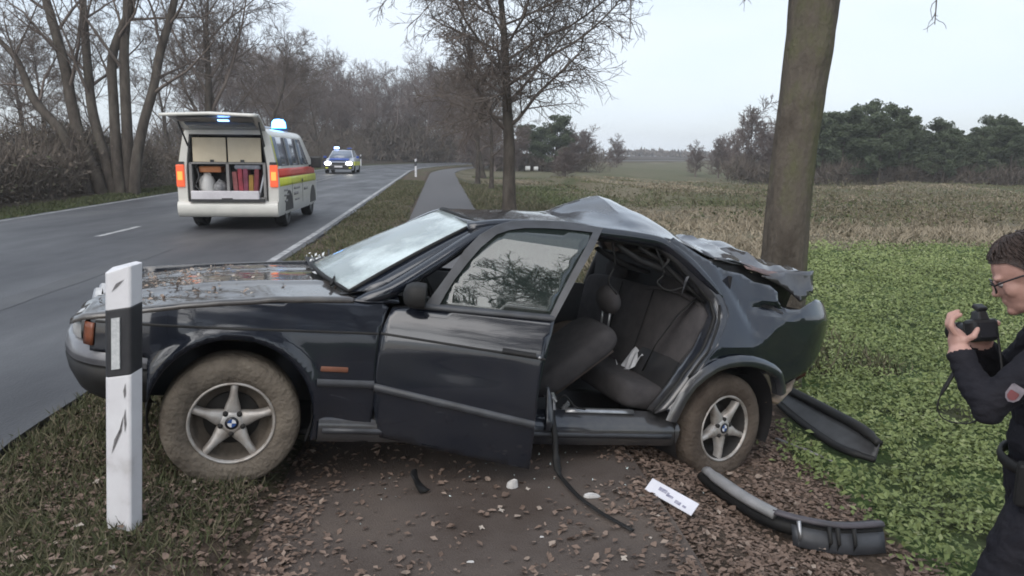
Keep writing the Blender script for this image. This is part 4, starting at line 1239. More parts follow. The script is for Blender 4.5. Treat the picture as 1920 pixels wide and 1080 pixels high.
# bent carrier hanging out under the tail, lamp remains
cpart(MB().tube([bend(*p) for p in [(-3.13, .80, .48), (-3.20, .82, .475), (-3.30, .81, .545), (-3.40, .76, .60), (-3.50, .70, .66)]], [.035, .042, .04, .03, .02], 7, flat=.55), 'bumper_carrier', M_RUST, smooth=True)
cpart(MB().tube([bend(*p) for p in [(-3.52, .74, .70), (-3.58, .72, .655), (-3.60, .70, .60), (-3.56, .68, .56)]], [.03, .035, .03, .012], 6, flat=.6), 'lamp_remains', pm('broken red lamp', (.16, .05, .035), (.10, .06, .05), scale=12, rough=.5))
cpart(MB().tube([bend(*p) for p in [(-3.56, .76, .72), (-3.60, .745, .69), (-3.61, .74, .64)]], .012, 6), 'lamp_housing', M_STEEL)
cpart(MB().tube([bend(*p) for p in [(-3.12, .62, .32), (-3.15, .60, .30), (-3.35, .58, .33), (-3.42, .57, .42)]], .06, 8), 'silencer', M_RUST)

# ---- sill and floor
def sill_row(x):
    o = .018 * noise.noise((x * 3, 1, 1)) * (1 if x < -1.4 else .3)
    return [(x, y + o, z) for y, z in ((.70, .40), (.775, .415), (.80, .385), (.850, .37), (.872, .345), (.868, .30), (.850, .245), (.80, .225), (.60, .215))]
SILL = cpart(MB().grid([[bend(*p) for p in sill_row(x)] for x in np.linspace(-.40, -2.40, 34)]), 'sill', M_PAINT_D)
cpart(MB().grid([[(x, y, z) for x in np.linspace(-1.72, -2.14, 6)] for y, z in ((.715, .408), (.772, .421), (.79, .405))]), 'sill_plate', M_STEEL, parent=SILL, solid=-.004)
cpart(MB().grid([[(x, .872 - abs(z - .305) * .3, z) for x in np.linspace(-.42, -2.35, 12)] for z in (.292, .305, .318)]), 'sill_trim', M_TRIM, parent=SILL, solid=-.004)
rows = [[bend(x, y, .25 + (.06 if abs(y) < .14 else 0)) for y in np.linspace(-.8, .72, 15)] for x in np.linspace(-.3, -2.9, 14)]
cpart(MB().grid(rows), 'floor_pan', M_DARK, solid=.02)
cpart(MB().grid([[(-.42, y, z) for y in (-.78, .78)] for z in (.25, .95)]), 'bulkhead', M_DARK)
# cut stump of the centre pillar: bent bright metal
mb = MB()
rg_ = random.Random(4)
for k in range(7):
    c = Vector((-1.60 - .02 * k + rg_.uniform(-.02, .02), .80 - rg_.uniform(0, .05), .40 + rg_.uniform(0, .07)))
    mb.tube([c, c + Vector((rg_.uniform(-.04, .04), rg_.uniform(-.03, .02), rg_.uniform(.03, .07))), c + Vector((rg_.uniform(-.07, .05), rg_.uniform(-.03, .03), rg_.uniform(.0, .10)))], [.016, .012, .004], 5, flat=.4)
cpart(mb, 'pillar_stump', M_STEEL, smooth=False)
cpart(MB().tube([(-1.58, .82, .55), (-1.60, .83, .47), (-1.60, .86, .39), (-1.59, .885, .33)], [.028, .03, .026, .02], 6, flat=.4), 'torn_panel', M_PAINT_D)
# dangling trim inside the opening under the roof
cpart(MB().tube([bend(*p) for p in [(-2.02, .50, 1.33), (-2.2, .46, 1.25), (-2.36, .47, 1.22), (-2.5, .52, 1.17), (-2.66, .6, 1.06)]], [.02, .035, .045, .035, .015], 7, flat=.6), 'hanging_trim', M_PLAS)
cpart(MB().tube([bend(*p) for p in [(-2.15, .53, 1.33), (-2.3, .53, 1.27), (-2.48, .58, 1.15), (-2.62, .66, 1.05)]], [.012, .016, .016, .01], 6), 'hanging_trim', M_RUB)
cpart(MB().tube([bend(*p) for p in [(-2.0, .3, 1.28), (-2.2, .25, 1.2), (-2.45, .25, 1.16)]], [.03, .05, .03], 7, flat=.5), 'hanging_trim', M_PLAS)
# parcel shelf
cpart(MB().grid([[bend(x, y, 1.03 + .05 * math.sin(y * 5)) for y in np.linspace(.62, -.55, 9)] for x in (-2.62, -2.76)]), 'parcel_shelf', M_FAB, solid=.02)
# right-hand cabin wall with window frame
rows = [[(x, -.78, z) for x in np.linspace(-.5, -2.5, 8)] for z in (.28, .6, .93)]
cpart(MB().grid(rows), 'right_door_trim', M_PLAS, solid=.02)
for xx in (-1.62, -2.45):
    cpart(MB().tube([(xx, -.77, .93), (xx - .05, -.60, 1.36)], .04, 6), 'right_pillar', M_PLAS)

# ---- dashboard, steering wheel
DASH = cpart(MB().grid([[(x, y, z) for y in np.linspace(-.74, .74, 10)] for x, z in ((-.46, .96), (-.62, .99), (-.80, .97), (-.86, .90), (-.84, .72), (-.74, .55))]), 'dashboard', M_PLAS)
ring = [(-1.00 + .07 * math.sin(t), .37 + .19 * math.cos(t), .86 + .18 * math.sin(t)) for t in np.linspace(0, 2 * math.pi, 25)[:-1]]
SW = cpart(MB().tube(ring, .015, 7, closed=True), 'steering_wheel', M_RUB)
cpart(MB().box((-.985, .37, .86), (.05, .15, .11)).tube([(-.98, .37, .86), (-.8, .37, .78)], .03, 8).box((-1.0, .37, .86), (.02, .35, .03)), 'hub', M_RUB, parent=SW, bevel=.01)

# ---- seats
def cushion(prof, y0, y1, bulge=.03, n=10):
    """side profile (x, z) closed, swept across y with rounded flanks"""
    rows = []
    cx = sum(p[0] for p in prof) / len(prof); cz = sum(p[1] for p in prof) / len(prof)
    for j in range(n + 1):
        t = j / n
        s = 1 - .18 * abs(2 * t - 1) ** 6
        y = y0 + (y1 - y0) * t
        rows.append([(cx + (p[0] - cx) * s, y, cz + (p[1] - cz) * s) for p in prof])
    mb = MB().grid(rows, closed_v=True)
    k = len(prof)
    mb.f.append(tuple(range(k))); mb.m.append(0)
    mb.f.append(tuple(range((n) * k, (n + 1) * k))); mb.m.append(0)
    return mb
def rounded(c, a, l, w, r=.05):
    """rounded bar profile from point c, direction angle a, length l, thickness w"""
    ca, sa = math.cos(a), math.sin(a)
    out = []
    for (u_, v_) in [(0, -w / 2), (l * .3, -w / 2), (l * .7, -w / 2), (l - r, -w / 2), (l - r * .3, -w / 2 + r * .3), (l, -w * .15), (l, w * .15), (l - r * .3, w / 2 - r * .3), (l - r, w / 2), (l * .7, w / 2), (l * .3, w / 2), (0, w / 2), (-r * .5, 0)]:
        out.append((c[0] + u_ * ca - v_ * sa, c[1] + u_ * sa + v_ * ca))
    return out
def front_seat(y0, y1, ang, name_label, hx=0.0):
    a = R(ang)
    st = bpy.data.objects.new('front_seat', None); COL.objects.link(st); st.parent = CAR
    st['label'] = name_label
    cpart(cushion(rounded((-1.62, .42), R(6), .52, .15), y0, y1), 'seat_cushion', M_FAB, parent=st, subsurf=1)
    bx, bz = -1.62, .44
    d = (-math.cos(a), math.sin(a))
    cpart(cushion(rounded((bx, bz), math.pi - a, .60, .15, .07), y0 + .01, y1 - .01), 'backrest', M_FAB, parent=st, subsurf=1)
    # hard shell on the rear face of the backrest
    nx, nz = -math.sin(a), -math.cos(a)
    sh = []
    for t in (.10, .3, .52):
        sh.append([(bx + d[0] * t + nx * .086, y, bz + d[1] * t + nz * .086) for y in np.linspace(y0 + .06, y1 - .06, 5)])
    cpart(MB().grid(sh), 'seat_back_shell', M_FAB2, parent=st, solid=.02)
    hc = (bx + d[0] * .60, bz + d[1] * .60)
    ym = (y0 + y1) / 2
    hd = (hc[0] + hx, ym, hc[1] + .16)
    for s in (-.05, .05):
        cpart(MB().tube([(hc[0], ym + s, hc[1] - .02), (hd[0], ym + s, hd[2] - .05)], .007, 6), 'headrest_post', M_STEEL, parent=st)
    cpart(MB().ell(hd, (.062, .125, .088), 16, 10, rot=Matrix.Rotation(R(18), 3, 'Y')), 'headrest', M_FAB, parent=st)
    return st
front_seat(.13, .62, 40, 'left front seat laid far back')
front_seat(-.62, -.13, 68, 'right front seat standing upright', hx=-.03)
# rear bench
BEN = bpy.data.objects.new('rear_bench', None); COL.objects.link(BEN); BEN.parent = CAR
def bendmb(mb):
    return mb.xf(bend)
cpart(bendmb(cushion(rounded((-2.56, .44), R(5), .46, .17), -.62, .70, n=14)), 'bench_cushion', M_FAB, parent=BEN, subsurf=1)
cpart(bendmb(cushion(rounded((-2.50, .48), R(108), .60, .15, .07), -.62, .70, n=16)), 'bench_backrest', M_FAB, parent=BEN, subsurf=1)
for y in (.30, -.30):
    cpart(bendmb(MB().ell((-2.70, y, 1.10), (.05, .13, .07), 14, 8)), 'headrest', M_FAB, parent=BEN)
# seams on the upholstery, belts and loose wiring
for y in (.20, -.14):
    cpart(MB().tube([bend(-2.50 + .085 - .186 * t, y, .50 + .57 * t) for t in np.linspace(.1, .95, 8)], .006, 5), 'bench_seam', M_RUB, parent=BEN)
cpart(MB().tube([bend(*p) for p in [(-2.62, .60, 1.08), (-2.50, .56, .95), (-2.40, .50, .75), (-2.36, .46, .58)]], .022, 5, flat=.15), 'rear_belt', M_RUB, parent=BEN)
for k, pts in enumerate(([(-1.95, .57, 1.37), (-2.0, .56, 1.22), (-1.97, .57, 1.12), (-2.03, .58, 1.05)], [(-2.25, .55, 1.34), (-2.33, .57, 1.2), (-2.28, .58, 1.14), (-2.36, .6, 1.1), (-2.47, .62, 1.13)], [(-1.66, .74, .42), (-1.70, .78, .50), (-1.77, .79, .44), (-1.83, .80, .43)])):
    cpart(MB().tube([bend(*p) for p in smooth_path(pts, 4)], .006, 5), 'loose_wire', M_RUB)
# torn strips of trim along the pillar where the door was cut off
for k in range(6):
    x0, z0 = jp[3 + k * 6]
    p0 = Vector(bend(x0 + .035, hwf(min(z0, 1.35), x0) - .04, z0 - .02))
    cpart(MB().tube([p0, p0 + Vector((.03 * math.sin(k * 2.1), .02, -.05)), p0 + Vector((.05 * math.sin(k * 1.3 + 1), .03 * math.cos(k), -.10 - .03 * (k % 3)))], [.012, .010, .003], 5, flat=.35), 'torn_strip', (M_RUB, M_TRIM, M_PAINT_D)[k % 3], smooth=False)
# papers left on the bench
def paper(name, label, c, s, seed):
    rows = [[(c[0] + s * (i / 5 - .5), c[1] + s * (j / 5 - .5), c[2] + s * .6 * abs(noise.noise((i * .5 + seed, j * .5, 0))) + s * .35 * math.sin(i * 1.1)) for j in range(6)] for i in range(6)]
    o = MB().grid(rows).build(name, M_WHITEP, None, smooth=False, solid=.002)
    o.matrix_world = CAR.matrix_world.copy()
    return o
setp(paper('crumpled_paper', '', (-2.36, .26, .575), .15, 1), 'crumpled white paper on the rear seat, the larger of two', 'paper')
setp(paper('paper_scrap', '', (-2.42, .42, .57), .07, 5), 'small white paper scrap near the edge of the rear seat', 'paper')

# ---- front door hanging open
DR = bpy.data.objects.new('front_door', None); COL.objects.link(DR); DR.parent = CAR
DR['label'] = 'left front door hanging ajar with its window up'
DA, HX, HY = R(18), -.66, .85
def dpt(d, z, off=0.0):
    n = hwf(z, -1.2) - HY + off
    return (HX - d * math.cos(DA) + n * math.sin(DA), HY + d * math.sin(DA) + n * math.cos(DA), z)
dp = [(.045, .275), (.02, .36), (.002, .44), (-.008, .62), (-.002, .81), (.035, .925), (.18, .945), (.40, .950), (.62, .955), (.838, .963),
      (.826, .85), (.812, .72), (.803, .60), (.805, .44), (.808, .30), (.807, .198), (.62, .213), (.42, .235), (.25, .256)]
def dsurf(d, z):
    off = .0015 * noise.noise((d * 4, z * 5, 11))
    off -= .006 * math.exp(-((d - .45) / .25) ** 2 - ((z - .66) / .06) ** 2)
    return dpt(d, z, off)
SK = cpart(panel_mesh(dp, .03, dsurf), 'door_skin', M_PAINT, parent=DR, solid=.006)
inner = [(p[0] * .97 + .012, p[1]) for p in dp]
cpart(panel_mesh(inner, .08, lambda d, z: dpt(d, z, -.07)), 'door_trim', M_PLAS, parent=DR)
bd = resample(dp, .04)
cpart(MB().grid([[dpt(d, z, o) for o in (-.004, -.07)] for d, z in bd + bd[:1]]), 'door_edge', M_PAINT_D, parent=DR)
rows = []
for d in np.linspace(-.004, .802, 14):
    zc = lerp(d, [0, .80], [.535, .442])
    rows.append([dpt(d, zc + a, b) for a, b in ((-.021, .002), (-.016, .016), (.013, .018), (.019, .002))])
cpart(MB().grid(rows), 'side_moulding', M_TRIM, parent=DR)
rows = [[dpt(d, lerp(d, [.17, .84], [.948, .966]) + a, b) for a, b in ((-.012, .004), (-.004, .014), (.012, .012), (.018, -.01))] for d in np.linspace(.17, .835, 12)]
cpart(MB().grid(rows), 'window_ledge', M_TRIM, parent=DR)
cpart(MB().grid([[dpt(d, .801 - .035 * d + a, o_) for a, o_ in ((-.006, .0025), (0, .006), (.006, .0025))] for d in np.linspace(0, .815, 20)]), 'swage_shade', M_RUB, parent=DR)  # dark strip paints the shade along the door crease
# window frame: bands between outer and inner outlines
outer = [(.19, .955), (.235, 1.03), (.29, 1.13), (.345, 1.235), (.41, 1.32), (.49, 1.378), (.56, 1.405), (.638, 1.42), (.74, 1.43), (.847, 1.438), (.95, 1.435), (1.05, 1.43), (1.00, 1.32), (.937, 1.188), (.885, 1.07), (.838, .963)]
inn = [(.262, .962), (.285, 1.02), (.318, 1.09), (.372, 1.18), (.428, 1.262), (.50, 1.335), (.56, 1.362), (.64, 1.382), (.74, 1.393), (.847, 1.40), (.93, 1.402), (.998, 1.402), (.95, 1.30), (.895, 1.18), (.850, 1.075), (.812, .972)]
o_ = [dpt(*p, .006) for p in outer]; i_ = [dpt(*p, .002) for p in inn]
o2 = [dpt(*p, -.035) for p in outer]; i2 = [dpt(*p, -.03) for p in inn]
cpart(MB().grid([o2, o_, i_, i2]), 'window_frame', M_TRIM, parent=DR, smooth=True, auto=40)
gl = inn
cpart(panel_mesh(gl, .04, lambda d, z: dpt(d, z, -.008)), 'window_pane', M_GLASS, parent=DR, solid=.004)
hb = MB().grid([[dpt(d, lerp(d, [.55, .8], [.792, .782]) + a, b) for a, b in ((-.014, .004), (-.010, .022), (.008, .024), (.014, .004))] for d in np.linspace(.60, .765, 6)])
cpart(hb, 'door_handle', M_RUB, parent=DR)
cpart(MB().ell(dpt(.785, .777, .004), (.009, .009, .009), 8, 6), 'door_lock', M_STEEL, parent=DR)
# mirror
c = dpt(.155, 1.01, .09)
mb = MB()
rot = Matrix.Rotation(R(-12), 3, 'Z')
prof = [(-.055, -.085, -.06), (.055, -.085, -.05)]
rows = []
for x, s in ((-.045, .80), (-.04, .95), (.0, 1.0), (.03, .92), (.055, .70), (.065, .30)):
    row = []
    for q in np.linspace(0, 2 * math.pi, 17)[:-1]:
        cy, cz = math.cos(q), math.sin(q)
        ex = lambda t: math.copysign(abs(t) ** .55, t)
        v_ = rot @ Vector((x, ex(cy) * .092 * s, ex(cz) * .062 * s))
        row.append((c[0] + v_.x, c[1] + v_.y, c[2] + v_.z))
    rows.append(row)
mb.grid(rows, closed_v=True)
mb.f.append(tuple(range(16))); mb.m.append(0)
mb.f.append(tuple(range(5 * 16, 6 * 16))); mb.m.append(0)
MIR = cpart(mb, 'door_mirror', M_RUB, parent=DR, auto=50)
f0 = Vector(dpt(.17, .965, .0)); f1 = Vector(c) + Vector((0, -.05, -.03))
cpart(MB().tube([f0, (f0 + f1) / 2, f1], [.035, .03, .028], 8, flat=.7), 'mirror_arm', M_RUB, parent=MIR)
cpart(MB().prism([(.19, .955), (.262, .962), (.285, 1.02), (.235, 1.03)], 0, 1).xf(lambda a, t, b: dpt(a, b, -.006 - .02 * t)), 'mirror_triangle', M_RUB, parent=DR)

# ---- front: bumper, grille panel, lamps
def bump_plan(t, o=0.0):
    """t 0 at the left wheel arch .. 1 at the right one"""
    P = [(.372, .845), (.48, .838), (.56, .822), (.63, .78), (.70, .69), (.765, .50), (.785, .25), (.79, 0)]
    P = P + [(a, -b) for a, b in P[-2::-1]]
    q = smooth_path([(a, b, 0) for a, b in P], 4)
    return q
bp_ = bump_plan(0)
cx_ = Vector((.1, 0, 0))
def off_plan(k):
    out = []
    for p in bp_:
        d = (p - cx_); d.normalize()
        out.append(p + d * k)
    return out
secs = [(-.06, .645), (-.02, .662), (.004, .655), (.012, .60), (.012, .575), (.002, .57), (.002, .555), (.010, .55), (-.008, .49), (-.05, .42), (-.10, .385), (-.14, .38)]
rows = [[(p.x, p.y, z) for p in off_plan(k)] for k, z in secs]
BUM = cpart(MB().grid(rows[:5]), 'front_bumper', pm('sky-pale bumper paint', (.17, .17, .18), (.11, .11, .12), scale=8, rough=.32, coat=.5))  # pale upper bumper, sky reflection put into its colour
cpart(MB().grid(rows[3:]), 'bumper_lower', M_RUB, parent=BUM)
mb = MB()
rows = [[(.66 - .04 * (1 - (y / .72) ** 2) * -1 - (.05 if z > .76 else 0), y, z) for y in np.linspace(-.74, .74, 13)] for z in (.62, .68, .74, .79)]
NOSE = cpart(mb.grid(rows), 'nose_panel', M_RUB, solid=.01)
for y in (.62, .44, -.44, -.62):
    cpart(MB().lathe([(0.001, .045), (.05, .04), (.075, .015), (.082, 0)], 18, 'x', c=(.675, y, .712)), 'headlight', M_LENS, parent=NOSE)
for y in (.075, -.075):
    cpart(MB().lathe([(.05, .03), (.062, .04), (.072, .03), (.072, 0)], 4, 'x', c=(.70, y, .72)), 'kidney_grille', M_STEEL, parent=NOSE, smooth=False)
mb = MB()
rows = [[(x, hwf(z, x) + .006 - (max(0, x - .60)) ** 1.4 * 2.2, z) for x in np.linspace(.60, .640, 4)] for z in (.665, .70, .74, .765)]
cpart(MB().grid(rows), 'indicator', M_ORANGE, solid=-.008)
# engine bay floor so no light leaks through
cpart(MB().grid([[(x, y, .36) for y in (-.7, .55)] for x in (.66, -.4)]), 'engine_tray', M_DARK)

# ---- wheels
def wheel(name_label, tyre_m, rim_rot, face_m):
    w = bpy.data.objects.new('wheel', None); COL.objects.link(w); w.parent = CAR
    w['label'] = name_label
    # local: axis y, outer face at +y, centre at origin
    prof = [(.190, .085), (.203, .100), (.228, .108), (.265, .112), (.295, .106), (.312, .090), (.320, .06), (.3225, .02), (.3225, -.05), (.314, -.09), (.29, -.11), (.22, -.11), (.2, -.1)]
    mb = MB().lathe(prof, 56, 'y')
    def rough_(x, y, z):
        r = math.hypot(x, z)
        if r > .30:
            k = 1 + .010 * noise.noise((x * 14, y * 20, z * 14)); x *= k; z *= k
        y += .004 * noise.noise((x * 25, y * 5, z * 25)) if y > .05 else 0
        return (x, y, z)
    mb.xf(rough_)
    T = mb.build('tyre', tyre_m, w)
    rim = MB().lathe([(.196, .086), (.200, .100), (.206, .106), (.212, .102), (.214, .09), (.205, .08)], 56, 'y').build('rim', M_ALLOY, w)
    MB().lathe([(.204, .10), (.194, .085), (.185, .03), (.16, .0), (.05, -.01), (.001, -.01)], 40, 'y').build('barrel', face_m, rim)
    rim.scale = (.94, 1, .94)
    MB().lathe([(.001, .012), (.125, .012), (.13, .004), (.13, -.004)], 32, 'y').build('brake_disc', M_BRAKE, w)
    for k in range(5):
        q = rim_rot + k * 2 * math.pi / 5
        def sp(r, s, h):
            return (r * math.cos(q) - s * math.sin(q), h, r * math.sin(q) + s * math.cos(q))
        rows = []
        for r, s, h in ((.030, .036, .078), (.06, .040, .088), (.085, .034, .090), (.12, .023, .092), (.155, .018, .094), (.182, .018, .093), (.201, .022, .088)):
            rows.append([sp(r, -s, h - .045), sp(r, -s, h - .010), sp(r, -s * .55, h), sp(r, 0, h + .003), sp(r, s * .55, h), sp(r, s, h - .010), sp(r, s, h - .045)])
        MB().grid(rows).build('spoke', M_ALLOY, rim, auto=60)
    for k in range(5):
        q = rim_rot + math.pi / 5 + k * 2 * math.pi / 5
        MB().lathe([(.001, 0), (.013, 0), (.014, -.015)], 10, 'y', c=(.056 * math.cos(q), .0935, .056 * math.sin(q))).build('bolt_hole', M_BRAKE, rim)
    MB().lathe([(.060, .070), (.066, .078), (.050, .090), (.034, .095), (.030, .093)], 24, 'y').build('hub', M_ALLOY, rim)
    # round badge: dark ring, quartered blue and white
    cap = MB().lathe([(.001, .0955), (.0335, .0955), (.035, .090)], 28, 'y').build('hub_cap', pm('badge ring', (.012, .012, .016), rough=.3), rim)
    for k in range(4):
        a0 = k * math.pi / 2 + .0
        pts = [(0, .0972, 0)] + [(.021 * math.cos(a0 + t), .0972, .021 * math.sin(a0 + t)) for t in np.linspace(0, math.pi / 2, 7)]
        MB().add(pts, [tuple(range(8))]).build('badge_quarter', BADGE[k % 2], cap, smooth=False)
    return w
BADGE = [pm('badge blue', (.03, .08, .25), rough=.3), pm('badge white', (.7, .7, .72), rough=.3)]
WL = wheel('mud-caked left front wheel', M_MUD, R(90), M_ALLOY_IN)
WL.location = (0, .735, .32); WL.rotation_euler = (0, 0, R(2))
def copy_tree(o, parent):
    c_ = o.copy(); COL.objects.link(c_); c_.parent = parent
    for ch in o.children:
        copy_tree(ch, c_)
    return c_
W2 = wheel('dirt-brown left rear wheel knocked out of line', M_MUD2, R(54), M_BRAKE)
p_ = bend(-2.765, .735, .32)
W2.location = (p_[0], p_[1] + .01, .325); W2.rotation_euler = (R(3), 0, R(14 + 1))
W3 = copy_tree(WL, CAR); W3['label'] = 'right front wheel on the road side'; W3.location = (0, -.735, .32); W3.rotation_euler = (0, 0, math.pi)
W4 = copy_tree(W2, CAR); W4['label'] = 'right rear wheel under the crushed side'
p_ = bend(-2.75, -.70, .32); W4.location = (p_[0], p_[1], .32); W4.rotation_euler = (0, 0, math.pi + R(14))
# badges keep reading from outside only

# ---- hanging belt: leaves the sill and trails over the path
WCI = CAR.matrix_world
bpth = [tuple(WCI @ Vector((-1.63, .80, .42))), tuple(WCI @ Vector((-1.625, .90, .32))), (.235, 3.83, -.06), (.25, 3.79, -.145), (.275, 3.72, -.158), (.335, 3.53, -.157), (.43, 3.36, -.16), (.545, 3.205, -.163)]
setp(MB().tube(smooth_path(bpth, 5), [.016] * 11 + [.022] * 4 + [.013] * 21, 6, flat=.45).build('torn_seat_belt', M_RUB), 'black strap hanging from the car sill and trailing over the path', 'strap')
# ------------------------------------------------------------------ roadside marker posts
m_pw = pm('post white plastic', (.62, .61, .63), scale=5, rough=.5, stops=[(.25, (.40, .385, .38)), (.42, (.60, .59, .61)), (.7, (.70, .70, .72))], detail=8, bump=.05)
m_pb = pm('post black band', (.018, .018, .021), (.03, .03, .033), scale=9, rough=.5)
m_refl = pm('post reflector', (.55, .56, .56), (.42, .43, .44), scale=60, rough=.25)
m_scuff = pm('scuff marks', (.10, .095, .10), (.22, .21, .21), scale=40, rough=.7)
def marker_post(loc, label, h=1.07, detail=True, rz=0.0, group=None):
    e = empty('marker_post', label, 'marker post', group, loc, rz)
    sec = [(-.062, .025), (-.058, .005), (.008, -.058), (.018, -.060), (.064, -.022), (.066, -.005), (.055, .05), (-.03, .068)]
    k = .30
    zb2, zb1 = h - .485 + .07, h - .215 + .07
    def seg(name, zl, zh, m, s=1.0, slo=True, shi=True):
        lo = [(x * s, y * s, zl + (k * x if slo else 0)) for x, y in sec]
        hi = [(x * s, y * s, (zh + k * x if shi is True else zh + .02 * (x + .06) / .12 + (-.012 if x < -.05 else 0) + .012 * (x > -.03))) for x, y in sec]
        n = len(sec)
        mb = MB().add(lo + hi, [tuple(range(n)), tuple(range(n, 2 * n))] + [(i, (i + 1) % n, (i + 1) % n + n, i + n) for i in range(n)])
        return mb.build(name, m, e, smooth=False, bevel=.004)
    sh = seg('shaft', -.15, zb2, m_pw, slo=False)
    bd_ = seg('black_band', zb2, zb1, m_pb, s=1.012)
    seg('post_cap', zb1, h, m_pw, shi='top')
    if detail:
        # reflector on the wide left face, scuffs on the shaft
        d = Vector((.066, -.063, 0)).normalized(); nrm = Vector((-d.y * -1, d.x * -1, 0)); nrm = Vector((d.y, -d.x, 0))
        o = Vector((-.058, .005, 0)) * 1.012
        def fp_(t, z, off): p = o + d * t + nrm * off; return (p.x, p.y, z)
        zr0, zr1 = zb2 + .018, zb1 - .045
        MB().add([fp_(.022, zr0, .001), fp_(.058, zr0 + .008, .001), fp_(.058, zr1 + .008, .001), fp_(.022, zr1, .001), fp_(.022, zr0, .006), fp_(.058, zr0 + .008, .006), fp_(.058, zr1 + .008, .006), fp_(.022, zr1, .006)],
                 [(4, 5, 6, 7), (0, 1, 5, 4), (1, 2, 6, 5), (2, 3, 7, 6), (3, 0, 4, 7)]).build('reflector', m_refl, bd_, smooth=False)
        o = Vector((-.058, .005, 0))
        for pts in ([(.070, zb2 - .065), (.079, zb2 - .03), (.081, zb2 - .075), (.075, zb2 - .095)], [(.072, zb2 - .175), (.078, zb2 - .135), (.083, zb2 - .20), (.076, zb2 - .235)],
                    [(.018, zb2 - .33), (.03, zb2 - .27), (.066, zb2 - .20), (.070, zb2 - .165), (.062, zb2 - .23), (.032, zb2 - .30)],
                    [(.02, h - .085), (.04, h - .05), (.075, h - .03), (.045, h - .062)]):
            MB().add([fp_(t, z, .0025) for t, z in pts], [tuple(range(len(pts)))]).build('scuff', m_scuff, sh, smooth=False)
    return e
mp_ = marker_post((-1.5951, 2.9834, -.06), 'white roadside post with black band standing in front of the car nose', h=1.075)
mp_.rotation_euler = (0, R(3.8), R(35))
x, y, z = spot(-1.5, 48)
marker_post((x, y, z), 'distant white marker post between road and cycle path', detail=False)
x, y, z = spot(-9.9, 78)
marker_post((x, y, z), 'distant white marker post at the left road edge near the bend', detail=False)

# guard rail across the bend
m_zinc = pm('zinc rail', (.22, .21, .20), (.16, .155, .15), scale=3, rough=.6, metal=.3)
gx = [(-21, 99.5), (-17, 100.5), (-13, 101), (-9, 100.5), (-6, 99)]
GRL = empty('guard_rail', 'grey guard rail across the outside of the bend', 'guard rail', loc=(-14, 100, zat(-14, 100)))
def rel(x, y, z): return (x + 14, y - 100, z - zat(-14, 100))
q = [rel(x, y, zat(x, y) + .75) for x, y in gx]
MB().grid([[(p[0], p[1] - dy, p[2] + dz) for p in q] for dy, dz in ((0, -.2), (.08, -.12), (.0, -.03), (.08, .08), (0, .15))]).build('rail_beam', m_zinc, GRL, solid=.01)
for i in range(13):
    t = i / 12 * 4; k = min(int(t), 3); w = t - k
    x = gx[k][0] * (1 - w) + gx[k + 1][0] * w; y = gx[k][1] * (1 - w) + gx[k + 1][1] * w
    p = rel(x, y, zat(x, y) + .35)
    MB().box((p[0], p[1] + .06, p[2]), (.1, .1, 1.0)).build('rail_post', m_zinc, GRL, smooth=False)
# two pale bales in the far field
for (x, y, s, lb) in ((1.5, 80, .5, 'small pale bale in the far field, left of a pair'), (2.35, 80.5, .45, 'small pale bale in the far field, right of a pair')):
    o = MB().lathe([(.001, -s / 2), (s * .46, -s / 2), (s * .5, -s * .4), (s * .5, s * .4), (s * .46, s / 2), (.001, s / 2)], 16, 'x').build('wrapped_bale', pm('bale wrap', (.62, .62, .6), (.5, .5, .5), rough=.5))
    o.location = (x, y, zat(x, y) + s * .42 + .1)
    setp(o, lb, 'bale')

# ------------------------------------------------------------------ debris round the car
def ground_at(x, y):
    u, v = uv_of(x, y)
    if -.81 < u < 1.05: return path_z(u, v)
    return float(land(u, v))
# white marker strip with faint dark print
sx, sy = .785, 3.545
e = empty('white_strip', 'white printed strip lying on the leaves beside the path', 'strip', loc=(sx, sy, ground_at(sx, sy) + .062), rz=math.atan2(3.42 - 3.67, .888 - .684))
e.rotation_euler = (R(42), R(6), math.atan2(3.42 - 3.67, .888 - .684))
MB().box((0, 0, 0), (.29, .07, .006)).build('plate', pm('white board', (.72, .72, .78), (.64, .64, .70), scale=6, rough=.5), e, smooth=False, bevel=.002)
for (x0, w, hh, yy) in ((-.055, .05, .018, .006), (.0, .03, .012, -.004), (.05, .035, .016, -.012), (-.02, .012, .02, .0), (.09, .02, .010, -.014)):
    MB().box((x0, yy, .0036), (w, hh, .002)).build('print_smudge', pm('faded print', (.16, .16, .24), (.42, .42, .5), scale=60, rough=.7), e, smooth=False)
# torn bumper on the leaves: pale strip end and dark ribbed end
def gz(x, y, dz): return (x, y, ground_at(x, y) + dz)
TBM = empty('torn_bumper', 'long torn bumper bar on the leaves, one half pale and the other dark', 'bumper', loc=gz(1.35, 3.6, 0))
def tl(x, y, dz):
    p = gz(x, y, dz); b0 = gz(1.35, 3.6, 0); return Vector((p[0] - b0[0], p[1] - b0[1], p[2] - b0[2]))
bar = smooth_path([tl(1.075, 4.02, .10), tl(1.12, 3.86, .11), tl(1.20, 3.70, .115), tl(1.31, 3.575, .12)], 5)
MB().tube(bar, [.03] * 3 + [.036] * 13, 8, flat=.75).build('pale_strip', pm('pale plastic', (.27, .265, .27), (.20, .20, .20), scale=9, rough=.45), TBM)
bar2 = smooth_path([tl(1.06, 4.06, .05), tl(1.17, 3.84, .06), tl(1.29, 3.66, .065), tl(1.42, 3.56, .07), tl(1.60, 3.52, .08), tl(1.80, 3.53, .10)], 5)
MB().tube(bar2, [.03, .04, .045, .05] + [.055] * 18 + [.05] * 4, 8, flat=.8).build('dark_bar', M_RUB, TBM)
bar3 = smooth_path([tl(1.30, 3.58, .13), tl(1.42, 3.51, .135), tl(1.60, 3.475, .13), tl(1.80, 3.495, .14)], 5)
